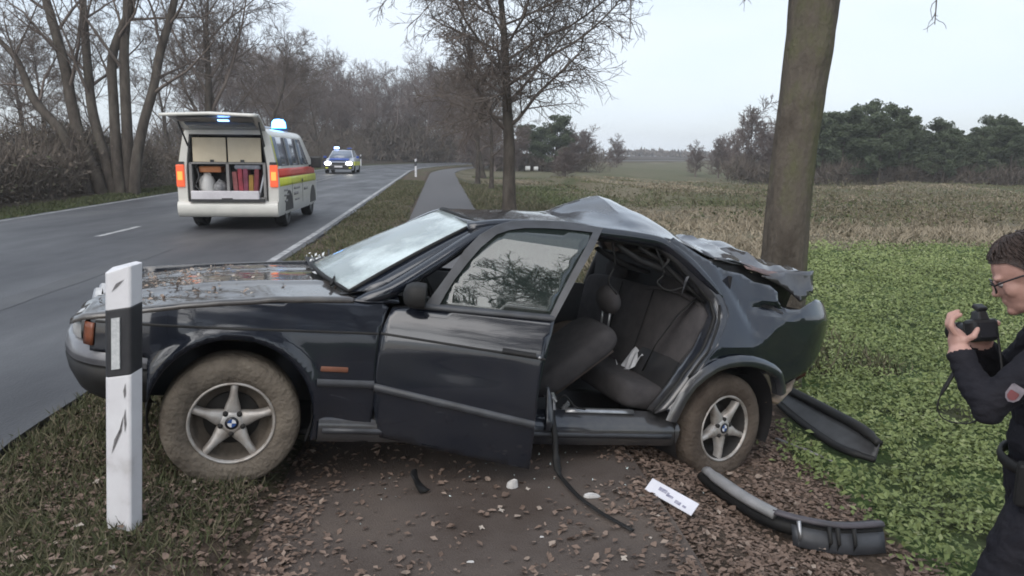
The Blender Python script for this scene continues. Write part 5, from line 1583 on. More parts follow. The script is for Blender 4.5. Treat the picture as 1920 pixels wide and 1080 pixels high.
MB().tube(bar3, [.024] * 16, 6, flat=.6).build('bumper_lip', pm('dull bumper plastic', (.075, .065, .075), (.05, .046, .05), scale=9, rough=.5), TBM)
rows = [[tuple(Vector(p) + Vector((0, -.02 - .02 * k, -.03 - .045 * k))) for p in bar3[3:]] for k in range(3)]
MB().grid(rows).build('bumper_face', pm('grey bumper face', (.06, .062, .07), (.04, .042, .047), scale=9, rough=.45), TBM, solid=.008)
for k, t in enumerate((4, 8, 9, 11)):
    p = Vector(bar3[t]); MB().tube([p + Vector((0, -.03, 0)), p + Vector((.005, -.055, -.07)), p + Vector((.0, -.05, -.11))], [.012, .010, .006], 5).build('clip', (M_STEEL if k == 0 else M_RUB), TBM)
# black trim piece half in the crop
TRM = empty('black_trim_piece', 'long black plastic trim lying at the edge of the green crop', 'trim', loc=gz(2.25, 5.1, 0))
def t2(x, y, dz):
    p = gz(x, y, dz); b0 = gz(2.25, 5.1, 0); return Vector((p[0] - b0[0], p[1] - b0[1], p[2] - b0[2]))
a = smooth_path([t2(2.14, 5.80, .15), t2(2.19, 5.45, .17), t2(2.25, 5.10, .18), t2(2.30, 4.85, .18), t2(2.33, 4.66, .15)], 5)
b = smooth_path([t2(2.06, 5.76, .05), t2(2.07, 5.40, .05), t2(2.10, 5.05, .05), t2(2.16, 4.78, .05), t2(2.30, 4.63, .05)], 5)
MB().tube(a, [.025] + [.04] * 17 + [.03] * 3, 7, flat=.8).build('upper_edge', M_RUB, TRM)
MB().tube(b, [.02] + [.032] * 17 + [.025] * 3, 7, flat=.8).build('lower_edge', M_RUB, TRM)
MB().grid([[tuple(Vector(p) * (1 - t) + Vector(q_) * t + Vector((0, 0, -.025 * math.sin(t * 3.14)))) for t in (0, .33, .66, 1)] for p, q_ in zip(a, b)]).build('trim_face', pm('grey trim face', (.05, .052, .056), (.03, .03, .032), scale=8, rough=.5), TRM, solid=.008)
# thin pale trim strip behind the rear wheel
o = MB().tube([gz(1.78, 4.95, .03), gz(1.90, 4.75, .04), gz(2.02, 4.60, .03)], [.012, .014, .010], 5, flat=.5).build('thin_trim_strip', pm('pale trim', (.26, .25, .25), (.2, .19, .18), rough=.6))
setp(o, 'thin pale trim strip on the earth behind the rear wheel', 'strip')
# small fragments
def shard(name, label, cat, c, s, mat_, seed, flat=.35):
    rgs = random.Random(seed)
    P = []
    for i in range(9):
        q = 6.283 * i / 9; r = s * rgs.uniform(.7, 1.2)
        P.append((r * math.cos(q), r * .6 * math.sin(q)))
    mb = MB()
    lo = [(x, y, 0) for x, y in P]; hi = [(x * .85, y * .85, s * flat * (1 + .6 * math.sin(x * 40 + seed))) for x, y in P]
    mb.add(lo + hi, [tuple(range(9)), tuple(range(9, 18))] + [(i, (i + 1) % 9, (i + 1) % 9 + 9, i + 9) for i in range(9)])
    o = mb.build(name, mat_, None, smooth=False, bevel=.003)
    o.location = (c[0], c[1], ground_at(c[0], c[1]) + .002); o.rotation_euler = (0, 0, rgs.uniform(-.3, .3))
    return setp(o, label, cat)
m_wfrag = pm('white fragment', (.62, .60, .58), (.48, .46, .44), scale=20, rough=.6)
shard('white_fragment', 'chunky white plastic fragment on the path under the open door', 'fragment', (.009, 3.66), .034, m_wfrag, 1, .8)
shard('white_fragment', 'slim white plastic fragment on the path beside the trailing strap', 'fragment', (.400, 3.57), .040, m_wfrag, 2, .3)
sb_ = Vector((-.44, 3.60, ground_at(-.44, 3.60)))
o = MB().grid([[(.09 * (t - .3) * math.cos(a_) - .02, .05 * math.sin(a_) * (1 - t * .4), .095 * (1 - t) ** 1.5 + .012 * math.cos(a_)) for t in np.linspace(0, 1, 7)] for a_ in np.linspace(-1.3, 1.3, 7)]).build('black_fragment', M_RUB, None, solid=.008)
o.location = sb_ + Vector((0, 0, .004)); setp(o, 'curled black plastic fragment on the path below the front wing', 'fragment')
for (x, y, s, sd, lb) in ((-.16, 2.93, .016, 5, 'small pale fragment on the path by the leaf cluster'), (-.47, 2.68, .03, 7, 'pale stone-like lump at the front edge of the path'), (.14, 3.15, .012, 9, 'tiny pale chip in the middle of the path')):
    shard('pale_chip', lb, 'fragment', (x, y), s, m_wfrag, sd, .4)
# crumbs of safety glass under the opening and along the grass by the windscreen
rg = np.random.default_rng(55)
n = 90
cu = np.concatenate([rg.normal(.35, .5, n // 2), rg.uniform(-2.0, -.9, n - n // 2)]); cv = np.concatenate([rg.normal(3.75, .18, n // 2), rg.uniform(4.6, 6.6, n - n // 2)])
P = np.array([[*xy_of(a_, b_), 0] for a_, b_ in zip(cu, cv)]); P[:, 2] = [ground_at(p[0], p[1]) + .006 for p in P]
V1, F1 = leaves(P, rg.normal(0, 1, (n, 3)), rg.uniform(.005, .010, n), rg)
setp(link('glass_crumbs', fast_mesh('glass_crumbs', V1, F1, pm('glass crumbs', (.55, .62, .6), rough=.15), False)), 'pale crumbs of broken safety glass scattered by the car', 'broken glass', kind='stuff')
# leaf bits and dirt on the bonnet and by the wipers
n = 520
bx_ = rg.uniform(-.5, .66, n); by_ = rg.uniform(-.7, .72, n)
keep = rg.uniform(0, 1, n) < np.exp(-((bx_ - .3) / .3) ** 2) + np.exp(-((bx_ + .47) / .06) ** 2) * .9
bx_, by_ = bx_[keep], by_[keep]
P = np.array([tuple(CAR.matrix_world @ Vector((a_, b_, hood_z(a_, b_) + .008))) for a_, b_ in zip(bx_, by_)])
V1, F1 = leaves(P, rg.normal(0, .35, P.shape) + [0, 0, 1], rg.uniform(.008, .020, len(P)), rg)
setp(link('bonnet_litter', fast_mesh('bonnet_litter', V1, F1, m_dead, False, np.repeat(rg.uniform(.6, 1, len(P)), 4))), 'bits of leaf and bark lying on the bonnet', 'litter', kind='stuff')
n = 60
P = np.array([tuple(CAR.matrix_world @ Vector((rg.normal(-.45, .04), rg.uniform(-.7, .3), .985))) for _ in range(n)])
V1, F1 = leaves(P, rg.normal(0, 1, P.shape), rg.uniform(.008, .022, n), rg)
setp(link('windscreen_crumbs', fast_mesh('windscreen_crumbs', V1, F1, pm('white glass crumbs', (.75, .78, .8), rough=.2), False)), 'white glass crumbs along the foot of the windscreen', 'broken glass', kind='stuff')

# ------------------------------------------------------------------ ambulance van with raised tailgate
VX, VY = xy_of(-3.98, 15.1)
VS = .985
VAN = empty('ambulance_van', 'cream ambulance van with raised tailgate and blue lights on the road', 'van', loc=(VX, VY, road_z(-4.07, 16) - .0), rz=math.atan2(-RD[0], RD[1]))
VAN.scale = (VS, VS, VS)
m_cream = pm('cream van paint', (.60, .585, .54), (.53, .52, .48), scale=3, rough=.35, coat=.4)
m_vin = pm('van interior grey', (.26, .25, .24), (.2, .195, .19), scale=5, rough=.6)
m_cab = pm('cabinet beige', (.60, .52, .38), (.54, .46, .33), scale=4, rough=.55)
m_vdark = pm('van dark plastic', (.02, .02, .022), (.03, .03, .03), scale=8, rough=.5)
m_vglass = glass_mat('sky-toned van glass', (.16, .19, .24), .03, .1)  # sky reflection put into the bluish glass tint
m_red = pm('signal red band', (.62, .07, .045), (.55, .06, .04), scale=5, rough=.4)
m_yel = pm('signal yellow band', (.60, .62, .06), (.52, .55, .05), scale=5, rough=.4)
m_tail = pm('lit tail lamp', (.5, .06, .03), rough=.3, emit=(1.0, .16, .05), estr=.35)
m_tail2 = pm('lit amber lamp', (.6, .2, .04), rough=.3, emit=(1.0, .34, .07), estr=.7)
m_blue = pm('lit blue lamp', (.1, .3, .9), rough=.2, emit=(.10, .42, 1.0), estr=6.0)
m_blue2 = pm('lit small blue lamp', (.1, .2, .9), rough=.2, emit=(.22, .45, 1.0), estr=3.5)
def vsec(z):     # half width at height z
    return lerp(z, [.25, .35, .9, 1.15, 1.80, 1.90, 1.94, 1.96], [.90, .945, .952, .93, .80, .74, .64, .50])
zz = [.25, .35, .6, .9, 1.02, 1.15, 1.35, 1.6, 1.8, 1.88, 1.92, 1.945, 1.96]
def van_z(y, z):  # nose slopes in front of y = 3.6
    return z if y < 3.55 else min(z, lerp(y, [3.55, 4.35, 4.85, 4.92], [1.96, 1.12, .92, .40]))
rows = []
for y in [0, .05, .5, 1.2, 2.0, 2.8, 3.3, 3.55, 3.8, 4.1, 4.35, 4.6, 4.85, 4.92]:
    k = lerp(y, [0, .05, 4.2, 4.85, 4.92], [.985, 1, 1, .94, .88])
    prof = [(vsec(z) * k, y, van_z(y, z)) for z in zz]
    rows.append([(-p[0], p[1], p[2]) for p in prof] + [(0, y, van_z(y, 1.975))] + prof[::-1])
BODY = MB().grid(rows).build('body', m_cream, VAN, auto=50)
# rear frame round the opening
fo = [(-vsec(z) * .985, z) for z in zz] + [(0, 1.975)] + [(vsec(z) * .985, z) for z in zz[::-1]]
def openx(z): return lerp(z, [.5, .6, 1.2, 1.80], [.74, .74, .74, .66])
fi = [(-openx(max(z, .55)), min(max(z, .55), 1.80)) for z in zz] + [(0, 1.80)] + [(openx(max(z, .55)), min(max(z, .55), 1.80)) for z in zz[::-1]]
MB().grid([[(x, 0, z) for x, z in fo], [(x, -.012, z) for x, z in fi], [(x * .98, .12, z * .995) for x, z in fi]]).build('rear_frame', m_cream, VAN, auto=40)
MB().grid([[(x * 1.012, -.018, z * 1.004) for x, z in fi], [(x * .985, -.018, z * .99) for x, z in fi]]).build('tailgate_seal', m_vdark, VAN)
# loading bay
BAY = MB().grid([[(x, y, z) for x, z in [(-.72, .58), (-.72, 1.2), (-.65, 1.79), (.65, 1.79), (.72, 1.2), (.72, .58), (-.72, .58)]] for y in (.02, .55)]).build('loading_bay', m_vin, VAN, smooth=False)
MB().grid([[(x, .55, z) for x in (-.72, .72)] for z in (.58, 1.79)]).build('bay_wall', m_vdark, VAN)
for s in (-1, 1):
    c_ = MB().box((s * .325, .04, 1.52), (.62, .03, .46)).build('cabinet_door', m_cab, VAN, smooth=False, bevel=.01)
    MB().box((s * .28, .018, 1.30), (.07, .02, .07)).build('latch', m_vdark, c_, smooth=False)
MB().box((0, .05, .92), (.05, .1, .72)).build('divider', m_vin, VAN, smooth=False)
for s in (-1, 1): MB().box((s * .685, .05, .92), (.05, .1, .72)).build('side_post', m_vin, VAN, smooth=False)
MB().box((0, .25, .60), (1.4, .5, .05)).build('bay_floor', m_vin, VAN, smooth=False)
MB().box((0, .05, 1.27), (1.38, .1, .03)).build('shelf', m_vin, VAN, smooth=False)
# gear in the bay: a white canister, a dark pump, folders
def vloc(o): o.matrix_world = VAN.matrix_world @ Matrix.Scale(1, 4); return o
bpy.context.view_layer.update()
VM = Matrix.Translation(VAN.location) @ Matrix.Rotation(VAN.rotation_euler.z, 4, 'Z') @ Matrix.Scale(VS, 4)
def bay_item(mb, name, mats, label, cat, group=None, **k):
    o = mb.build(name, mats, None, **k); o.matrix_world = VM; return setp(o, label, cat, group)
bay_item(MB().lathe([(.001, .62), (.13, .62), (.15, .66), (.15, .92), (.11, 1.0), (.06, 1.03), (.06, 1.08), (.001, 1.08)], 16, 'z', c=(-.46, .25, .01)).tube([(-.40, .25, .9), (-.38, .22, 1.05), (-.42, .2, 1.1)], .02, 6), 'canister', pm('canister white', (.55, .54, .52), rough=.5), 'white round canister in the left bay of the ambulance', 'canister')
bay_item(MB().ell((-.20, .22, .78), (.14, .12, .16)).tube([(-.28, .2, .85), (-.2, .15, .95), (-.1, .2, .88)], .02, 6), 'suction_pump', pm('pump grey', (.10, .10, .11), (.3, .3, .3), scale=12, rough=.5), 'dark bulky device beside the canister in the ambulance', 'device')
cols = [(.30, .10, .10), (.34, .05, .07), (.25, .06, .10), (.38, .22, .05), (.22, .05, .06)]
for k in range(5):
    lb = ('slim red bag at the left of the right bay of the ambulance', 'bright red bag second in the right bay of the ambulance', 'wine-red bag in the middle of the right bay of the ambulance', 'ochre bag in the right bay of the ambulance', 'dark red bag last in the right bay of the ambulance')[k]
    h_ = (.48, .58, .60, .42, .54)[k]
    bay_item(MB().box((.12 + k * .098, .20, .63 + h_ / 2), (.088, .3, h_), rot=Matrix.Rotation(R(-4 + 2 * k), 3, 'Y')), 'equipment_bag', pm('bag', cols[k], tuple(c_ * .6 for c_ in cols[k]), scale=9, rough=.8), lb, 'bag', 'bags in the ambulance bay', smooth=False, bevel=.015)
bay_item(MB().box((.60, .2, .85), (.03, .2, .5), rot=Matrix.Rotation(R(14), 3, 'Y')), 'folded_board', pm('pale board', (.5, .52, .56), rough=.5), 'pale board leaning at the right of the ambulance bay', 'board', smooth=False)
bay_item(MB().box((-.36, .28, 1.15), (.42, .3, .12)), 'equipment_case', pm('case orange', (.42, .16, .05), (.3, .1, .04), scale=8, rough=.6), 'flat orange case on the left shelf of the ambulance', 'case', smooth=False, bevel=.02)
bay_item(MB().box((-.28, .12, .68), (.30, .12, .12)), 'white_box', pm('box white', (.6, .6, .6), (.45, .45, .46), scale=8, rough=.6), 'small white box at the front of the left bay of the ambulance', 'box', smooth=False, bevel=.015)
bay_item(MB().tube(smooth_path([(-.60, .1, 1.2), (-.55, .06, 1.0), (-.62, .05, .85), (-.50, .05, .72)], 4), .018, 6), 'hose', m_vdark, 'dark hose hanging in the left bay of the ambulance', 'hose')
bay_item(MB().box((.36, .10, 1.20), (.5, .12, .10)), 'blanket_roll', pm('blanket grey', (.25, .26, .3), (.18, .19, .22), scale=10, rough=.9), 'grey folded blanket above the bags of the ambulance', 'blanket', smooth=False, bevel=.04)
# bumper, loading edge, plate
MB().grid([[(x, y, z) for x in np.linspace(-.93, .93, 9)] for y, z in ((0, .55), (-.07, .54), (-.10, .48), (-.10, .36), (-.06, .28), (0, .25))]).build('rear_bumper', m_cream, VAN, auto=60)
LE = MB().box((-.04, -.055, .66), (1.26, .10, .18)).build('loading_edge', pm('pale loading edge', (.60, .58, .60), (.5, .48, .5), scale=5, rough=.4), VAN, smooth=False, bevel=.02)
MB().box((.0, -.11, .57), (1.4, .05, .05)).build('step_gap', m_vdark, VAN, smooth=False)
MB().box((.0, -.118, .585), (.2, .02, .06)).build('tow_latch', m_vdark, LE, smooth=False)
for s in (-1, 1):
    t_ = MB().box((s * .865, -.02, 1.03), (.15, .06, .42)).build('tail_lamp', m_tail, VAN, smooth=False, bevel=.02)
    MB().box((s * .865, -.052, 1.03), (.09, .01, .16)).build('indicator_lens', m_tail2, t_, smooth=False)
    MB().box((s * .86, -.015, 1.27), (.13, .05, .05)).build('lamp_top', m_vdark, t_, smooth=False)
# wheels
for s in (-1, 1):
    for y in (.98, 3.95):
        w = MB().lathe([(.2, .09), (.24, .11), (.30, .11), (.325, .08), (.33, 0), (.325, -.08), (.3, -.11), (.2, -.1)], 28, 'x', c=(s * .80, y, .325)).build('wheel', M_RUB, VAN)
        MB().lathe([(.001, s * .06), (.16, s * .07), (.2, s * .085), (.205, s * .06)], 24, 'x', c=(s * .80, y, .325)).build('rim', pm('van rim', (.12, .12, .12), rough=.5), w)
        MB().prism([(y + .40 * math.cos(q_), .33 + .40 * math.sin(q_)) for q_ in np.linspace(0, math.pi, 15)], s * .90, s * .953, 'x').build('arch', m_vdark, VAN, smooth=False)
# side windows, bands, door seams, marks (both sides alike)
def side_patch(name, m, s, y0, y1, z0, z1, off, parent=None, taper=0.0, n=3):
    rows = [[(s * (vsec(z) + off), y + (taper * (z - z0) / (z1 - z0)) * (-1 if y > (y0 + y1) / 2 else 0), z) for y in np.linspace(y0, y1, 4)] for z in np.linspace(z0, z1, n + 1)]
    return MB().grid(rows).build(name, m, parent or VAN, solid=-.002)
for s in (-1, 1):
    for (y0, y1, tp) in ((.16, 1.25, 0), (1.36, 2.45, 0), (2.58, 3.62, .5)):
        side_patch('side_window', m_vglass, s, y0, y1, 1.22, 1.78, .004, taper=tp)
    side_patch('red_band', m_red, s, .06, 4.3, 1.00, 1.17, .004)
    side_patch('yellow_band', m_yel, s, .06, 4.4, .83, .995, .004)
    side_patch('yellow_edge', m_yel, s, .06, .13, 1.2, 1.80, .005)
    for y in (1.30, 2.52):
        side_patch('door_seam', m_vdark, s, y, y + .02, .40, 1.80, .006)
    for (y0, y1, z0, z1) in ((.45, .85, .72, .76), (.45, .95, .62, .66), (1.5, 2.2, .72, .77), (1.5, 2.0, .60, .66), (.5, .8, .50, .55), (2.7, 3.2, .66, .72), (1.6, 2.1, .48, .52)):
        side_patch('print_smudge', m_vin, s, y0, y1, z0, z1, .006, n=1)
    side_patch('door_handle', m_vdark, s, 2.32, 2.46, .86, .92, .03, n=1)
    MR = MB().box((s * 1.10, 3.62, 1.27), (.24, .10, .26)).build('wing_mirror', m_vdark, VAN, smooth=False, bevel=.03)
    MB().tube([(s * .9, 3.64, 1.18), (s * 1.02, 3.63, 1.2)], .03, 6).build('mirror_arm', m_vdark, MR)
MB().grid([[(x, y, z) for x in np.linspace(-.72, .72, 5)] for y, z in ((3.64, 1.88), (4.28, 1.19))]).build('van_windscreen', m_vglass, VAN, solid=-.004)
# tailgate swung up over the bay
def tg(x, t, o):
    y, z = lerp(t, [0, .5, .8, 1], [.02, -.52, -.86, -1.12]), lerp(t, [0, .5, .8, 1], [1.93, 2.10, 2.16, 2.13])
    return (x, y, z + o)
TG = MB().grid([[tg(x * lerp(t, [0, 1], [.74, .82]), t, .03 * (1 - abs(x))) for x in (-1, -.9, -.5, 0, .5, .9, 1)] for t in np.linspace(0, 1, 9)]).build('tailgate', m_cream, VAN, solid=.05)
MB().grid([[tg(x, t, -.06) for x in (-.62, 0, .62)] for t in (.08, .25, .42)]).build('tailgate_window', m_vglass, TG, solid=.004)
MB().grid([[tg(x, t, -.062) for x in (-.66, 0, .66)] for t in (.46, .7, .95)]).build('tailgate_lining', m_vin, TG, solid=.004)
for s in (-1, 1):
    MB().tube([(s * .70, .04, 1.55), tg(s * .72, .42, -.05)], .018, 6).build('gas_strut', m_vdark, TG)
MB().box((.13, -.58, 2.055), (.20, .12, .06)).build('rear_blue_lamp', m_blue2, TG, smooth=False, bevel=.02)
# roof light bar
LB = MB().box((0, 2.9, 2.01), (1.30, .30, .06)).build('light_bar_base', m_vdark, VAN, smooth=False)
MB().lathe([(.001, .20), (.10, .19), (.15, .12), (.16, .0)], 18, 'z', c=(.44, 2.75, 2.02)).build('blue_dome', m_blue, LB)
MB().lathe([(.001, .13), (.08, .12), (.12, .07), (.13, .0)], 18, 'z', c=(-.50, 2.9, 2.03)).build('blue_dome', pm('unlit blue lamp', (.02, .05, .25), rough=.15), LB)
MB().box((.46, .9, 1.96), (.10, 1.6, .10)).build('roof_strip', pm('pale roof strip', (.55, .56, .58), rough=.4), VAN, smooth=False, bevel=.02)

# ------------------------------------------------------------------ police car coming the other way
PX, PYY = xy_of(-6.35, 52)
POL = empty('police_car', 'small oncoming police car with headlights and blue light on', 'car', loc=(PX, PYY, road_z(-6.35, 52)), rz=math.atan2(-RD[0], RD[1]) + math.pi)
# local: y forward (towards the camera), x right, z up
m_silver = pm('silver blue paint', (.38, .40, .44), (.32, .34, .38), scale=3, rough=.3, coat=.5)
m_head = pm('lit headlight', (.9, .9, .85), rough=.2, emit=(1.0, .95, .85), estr=9)
m_bluep = pm('police blue', (.02, .07, .34), (.02, .06, .28), scale=3, rough=.35)
stn = [(2.25, .25, .50, .74), (2.20, .22, .66, .82), (1.9, .20, .78, .90), (1.2, .20, .94, .93), (.9, .20, .97, .93), (-.9, .2, 1.0, .93), (-2.1, .22, 1.02, .90), (-2.25, .3, .95, .84)]
rows = []
for y, zl, zh, hw_ in stn:
    rows.append([(-hw_ * .96, y, zl), (-hw_, y, zl + .18), (-hw_, y, zh - .14), (-hw_ * .93, y, zh - .02), (-hw_ * .5, y, zh + .02), (0, y, zh + .03), (hw_ * .5, y, zh + .02), (hw_ * .93, y, zh - .02), (hw_, y, zh - .14), (hw_, y, zl + .18), (hw_ * .96, y, zl)])
PB = MB().grid(rows)
PB.f.append(tuple(range(11))); PB.m.append(0); PB.f.append(tuple(range(77, 88))); PB.m.append(0)
PB.build('body', m_silver, POL, auto=45)
rows = []
for y, z, w_ in ((.98, .95, .80), (.15, 1.42, .62), (-.2, 1.47, .60), (-1.5, 1.46, .60), (-2.0, 1.02, .74)):
    rows.append([(-w_ - .05, y, min(z, .96)), (-w_, y, z), (0, y, z + .02), (w_, y, z), (w_ + .05, y, min(z, .96))])
MB().grid(rows).build('cabin', m_silver, POL, auto=30)
MB().grid([[(x * k, y + .012, z + .014) for x in (-1, 0, 1)] for y, z, k in ((.93, .98, .72), (.20, 1.40, .57))]).build('windscreen', m_vglass, POL, solid=-.004)
MB().box((0, 2.27, .40), (1.75, .06, .26)).build('front_bumper', m_vdark, POL, smooth=False, bevel=.03)
MB().box((0, 2.26, .62), (.85, .05, .14)).build('grille', m_vdark, POL, smooth=False, bevel=.02)
MB().box((0, 2.31, .44), (.50, .02, .10)).build('number_plate', m_pw, POL, smooth=False)
MB().grid([[(x, y, z + .02) for x in (-.62, 0, .62)] for y, z in ((2.05, .82), (1.3, .955))]).build('bonnet_panel', m_bluep, POL, solid=-.004)
for s in (-1, 1):
    MB().ell((s * .66, 2.26, .64), (.19, .07, .11), 14, 8).build('headlight', m_head, POL)
    MB().box((s * .72, 2.29, .36), (.16, .04, .08)).build('fog_light', m_yel, POL, smooth=False, bevel=.01)
    MB().box((s * .945, .2, .62), (.02, 3.4, .26)).build('side_band', m_yel if s < 0 else m_bluep, POL, smooth=False)
    MB().box((s * 1.03, .72, 1.02), (.18, .1, .13)).build('wing_mirror', m_bluep, POL, smooth=False, bevel=.02)
    for y in (1.4, -1.4):
        MB().lathe([(.001, s * .09), (.2, s * .1), (.3, s * .1), (.33, s * .06), (.33, -s * .1), (.001, -s * .1)], 22, 'x', c=(s * .83, y, .33)).build('wheel', M_RUB, POL)
PLB = MB().box((0, -.4, 1.52), (1.1, .25, .07)).build('light_bar', m_vdark, POL, smooth=False)
MB().box((.42, -.4, 1.60), (.30, .26, .15)).build('blue_lamp', pm('lit police lamp', (.3, .4, .9), rough=.2, emit=(.30, .45, 1.0), estr=5), PLB, smooth=False, bevel=.03)
MB().box((-.40, -.4, 1.57), (.30, .24, .10)).build('blue_lamp', m_bluep, PLB, smooth=False, bevel=.03)
# ------------------------------------------------------------------ person with a camera at the right edge
PBASE = Vector((1.60, 2.36, 0)); PBASE.z = zat(1.60, 2.36)
PER = empty('person', 'person in dark uniform and glasses leaning over a camera at the field edge', 'person', loc=tuple(PBASE))
def pv(x, y, z): return Vector((x - PBASE.x, y - PBASE.y, z - PBASE.z))
BODYM = MB()
def cap(pts, rad, n=14, flat=1.0):
    """rounded chain of tapering links"""
    P = [Vector(p) for p in pts]
    for a, ra in zip(P, rad):
        BODYM.ell(tuple(a), (ra, ra, ra), n, 8)
    for (a, ra), (b, rb) in zip(zip(P[:-1], rad[:-1]), zip(P[1:], rad[1:])):
        BODYM.tube([a, b], [ra, rb], n)
hcw = Vector((1.548, 2.385, 1.128))            # head centre (world)
# head frame: facing f, up h, side s (towards viewer)
fdir = Vector((-.88, .06, -.46)).normalized(); sdir = Vector((-.12, -1, 0)); sdir = (sdir - fdir * sdir.dot(fdir)).normalized(); hdir = sdir.cross(fdir).normalized()
if hdir.z < 0: hdir = -hdir
HR = Matrix((fdir, sdir, hdir)).transposed()
def hp(f, s, h): 
    w = hcw + HR @ Vector((f, s, h)); return w - PBASE
def hell(f, s, h, r):
    BODYM.ell(tuple(hp(f, s, h)), r, 16, 12, rot=HR)
hell(-.005, 0, .022, (.098, .076, .096))      # skull
hell(.035, 0, -.030, (.062, .062, .080))      # face
hell(.045, 0, -.078, (.045, .046, .040))      # jaw
hell(.078, 0, -.098, (.022, .022, .018))      # chin
hell(.094, 0, -.016, (.016, .013, .026)); hell(.104, 0, -.032, (.015, .015, .012))   # nose
hell(.085, 0, -.062, (.016, .024, .008)); hell(.082, 0, -.074, (.015, .021, .008))   # lips
hell(.078, .028, .014, (.02, .024, .010)); hell(.078, -.028, .014, (.02, .024, .010))  # brows
hell(.055, .045, -.030, (.028, .018, .026)); hell(.055, -.045, -.030, (.028, .018, .026))  # cheeks
for s in (1, -1):
    hell(-.012, s * .078, -.014, (.018, .009, .031)); hell(-.014, s * .080, -.032, (.011, .009, .013)); hell(-.020, s * .084, -.004, (.010, .006, .022))
NCK = [hp(-.015, 0, -.07), hp(-.05, 0, -.13), pv(1.665, 2.40, .955)]
cap(NCK, [.050, .053, .062])
# torso in jacket, leaning forward
for (x, y, z, r) in ((1.675, 2.40, .93, (.095, .135, .06)), (1.685, 2.40, .82, (.125, .175, .13)), (1.68, 2.39, .70, (.130, .17, .13)), (1.675, 2.38, .58, (.128, .160, .13)), (1.68, 2.375, .47, (.135, .165, .12))):
    BODYM.ell(tuple(pv(x, y, z)), r, 20, 14, rot=Matrix.Rotation(R(-6), 3, 'Y'))
# collar roll
for q in np.linspace(0, 2 * math.pi, 13)[:-1]:
    BODYM.ell(tuple(pv(1.648 + .062 * math.cos(q), 2.40 + .062 * math.sin(q), .985 - .018 * math.cos(q))), (.024, .024, .028), 8, 6)
# left arm (towards the viewer) and right arm
cap([pv(1.605, 2.235, .905), pv(1.53, 2.19, .83), pv(1.448, 2.165, .742)], [.058, .053, .047])
cap([pv(1.448, 2.165, .742), pv(1.410, 2.215, .805), pv(1.376, 2.262, .868)], [.047, .043, .038])
cap([pv(1.66, 2.57, .90), pv(1.60, 2.63, .76), pv(1.53, 2.62, .70)], [.070, .064, .056])
cap([pv(1.53, 2.62, .70), pv(1.49, 2.56, .80), pv(1.455, 2.50, .862)], [.056, .05, .043])
# cuffs slightly proud
BODYM.ell(tuple(pv(1.377, 2.26, .866)), (.041, .041, .028), 14, 8)
# legs: left knee forward
cap([pv(1.67, 2.30, .45), pv(1.61, 2.265, .30), pv(1.545, 2.24, .12)], [.100, .092, .078])
cap([pv(1.545, 2.24, .12), pv(1.56, 2.24, -.10), pv(1.58, 2.245, -.33)], [.078, .072, .06])
cap([pv(1.70, 2.46, .45), pv(1.66, 2.49, .18), pv(1.66, 2.50, -.02)], [.105, .09, .078])
cap([pv(1.66, 2.50, -.02), pv(1.70, 2.50, -.2), pv(1.73, 2.50, -.36)], [.076, .07, .062])
for (x, y) in ((1.58, 2.245), (1.73, 2.50)):
    zf = zat(x - .05, y)
    BODYM.ell(tuple(pv(x - .06, y, zf + .045)), (.135, .05, .05), 14, 8); BODYM.ell(tuple(pv(x, y, zf + .08)), (.065, .055, .085), 12, 8)
# left hand under and round the lens
HL = pv(1.366, 2.285, .912)
BODYM.ell(tuple(HL), (.026, .038, .040), 12, 8, rot=Matrix.Rotation(R(-20), 3, 'Y'))
cap([pv(1.376, 2.268, .873), HL], [.030, .030], 10)
for k, (dy, dx, ln) in enumerate(((-.026, -.008, 1.0), (-.008, -.014, 1.12), (.012, -.012, 1.05), (.030, -.004, .85))):
    r0 = HL + Vector((dx, dy, .022))
    p1 = r0 + Vector((-.018, -.004, .024)) * ln; p2 = p1 + Vector((.004, .012, .026)) * ln; p3 = p2 + Vector((.022, .010, .010)) * ln
    cap([r0, p1, p2, p3], [.0105, .0098, .0092, .0082], 8)
t0 = HL + Vector((.016, -.022, .004)); cap([t0, t0 + Vector((.022, -.012, .018)), t0 + Vector((.032, .004, .038))], [.012, .0108, .0095], 8)
# right hand on the grip
HRr = pv(1.462, 2.455, .912)
BODYM.ell(tuple(HRr), (.034, .026, .040), 12, 8)
cap([pv(1.455, 2.49, .872), HRr], [.029, .030], 10)
for k in range(4):
    r0 = HRr + Vector((-.024, -.004, .026 - k * .019)); p1 = r0 + Vector((-.026, -.010, .004)); p2 = p1 + Vector((-.012, -.024, .0)); p3 = p2 + Vector((.008, -.018, -.002))
    cap([r0, p1, p2, p3], [.0105, .0098, .0092, .0082], 8)
t0 = HRr + Vector((.02, -.012, .026)); cap([t0, t0 + Vector((.006, -.026, .014)), t0 + Vector((-.012, -.045, .014))], [.012, .011, .0095], 8)

def remeshed(mb, voxel, smooth_it):
    me = bpy.data.meshes.new('tmp'); me.from_pydata(mb.v, [], mb.f)
    bm = bmesh.new(); bm.from_mesh(me); bmesh.ops.recalc_face_normals(bm, faces=bm.faces); bm.to_mesh(me); bm.free()
    o = bpy.data.objects.new('tmp', me); COL.objects.link(o)
    md = o.modifiers.new('r', 'REMESH'); md.mode = 'VOXEL'; md.voxel_size = voxel
    dg = bpy.context.evaluated_depsgraph_get()
    res = bpy.data.meshes.new_from_object(o.evaluated_get(dg))
    bpy.data.objects.remove(o); bpy.data.meshes.remove(me)
    bm = bmesh.new(); bm.from_mesh(res)
    for _ in range(smooth_it):
        bmesh.ops.smooth_vert(bm, verts=bm.verts, factor=.5, use_axis_x=True, use_axis_y=True, use_axis_z=True)
    bm.to_mesh(res); bm.free()
    return res
me = remeshed(BODYM, .0055, 2)
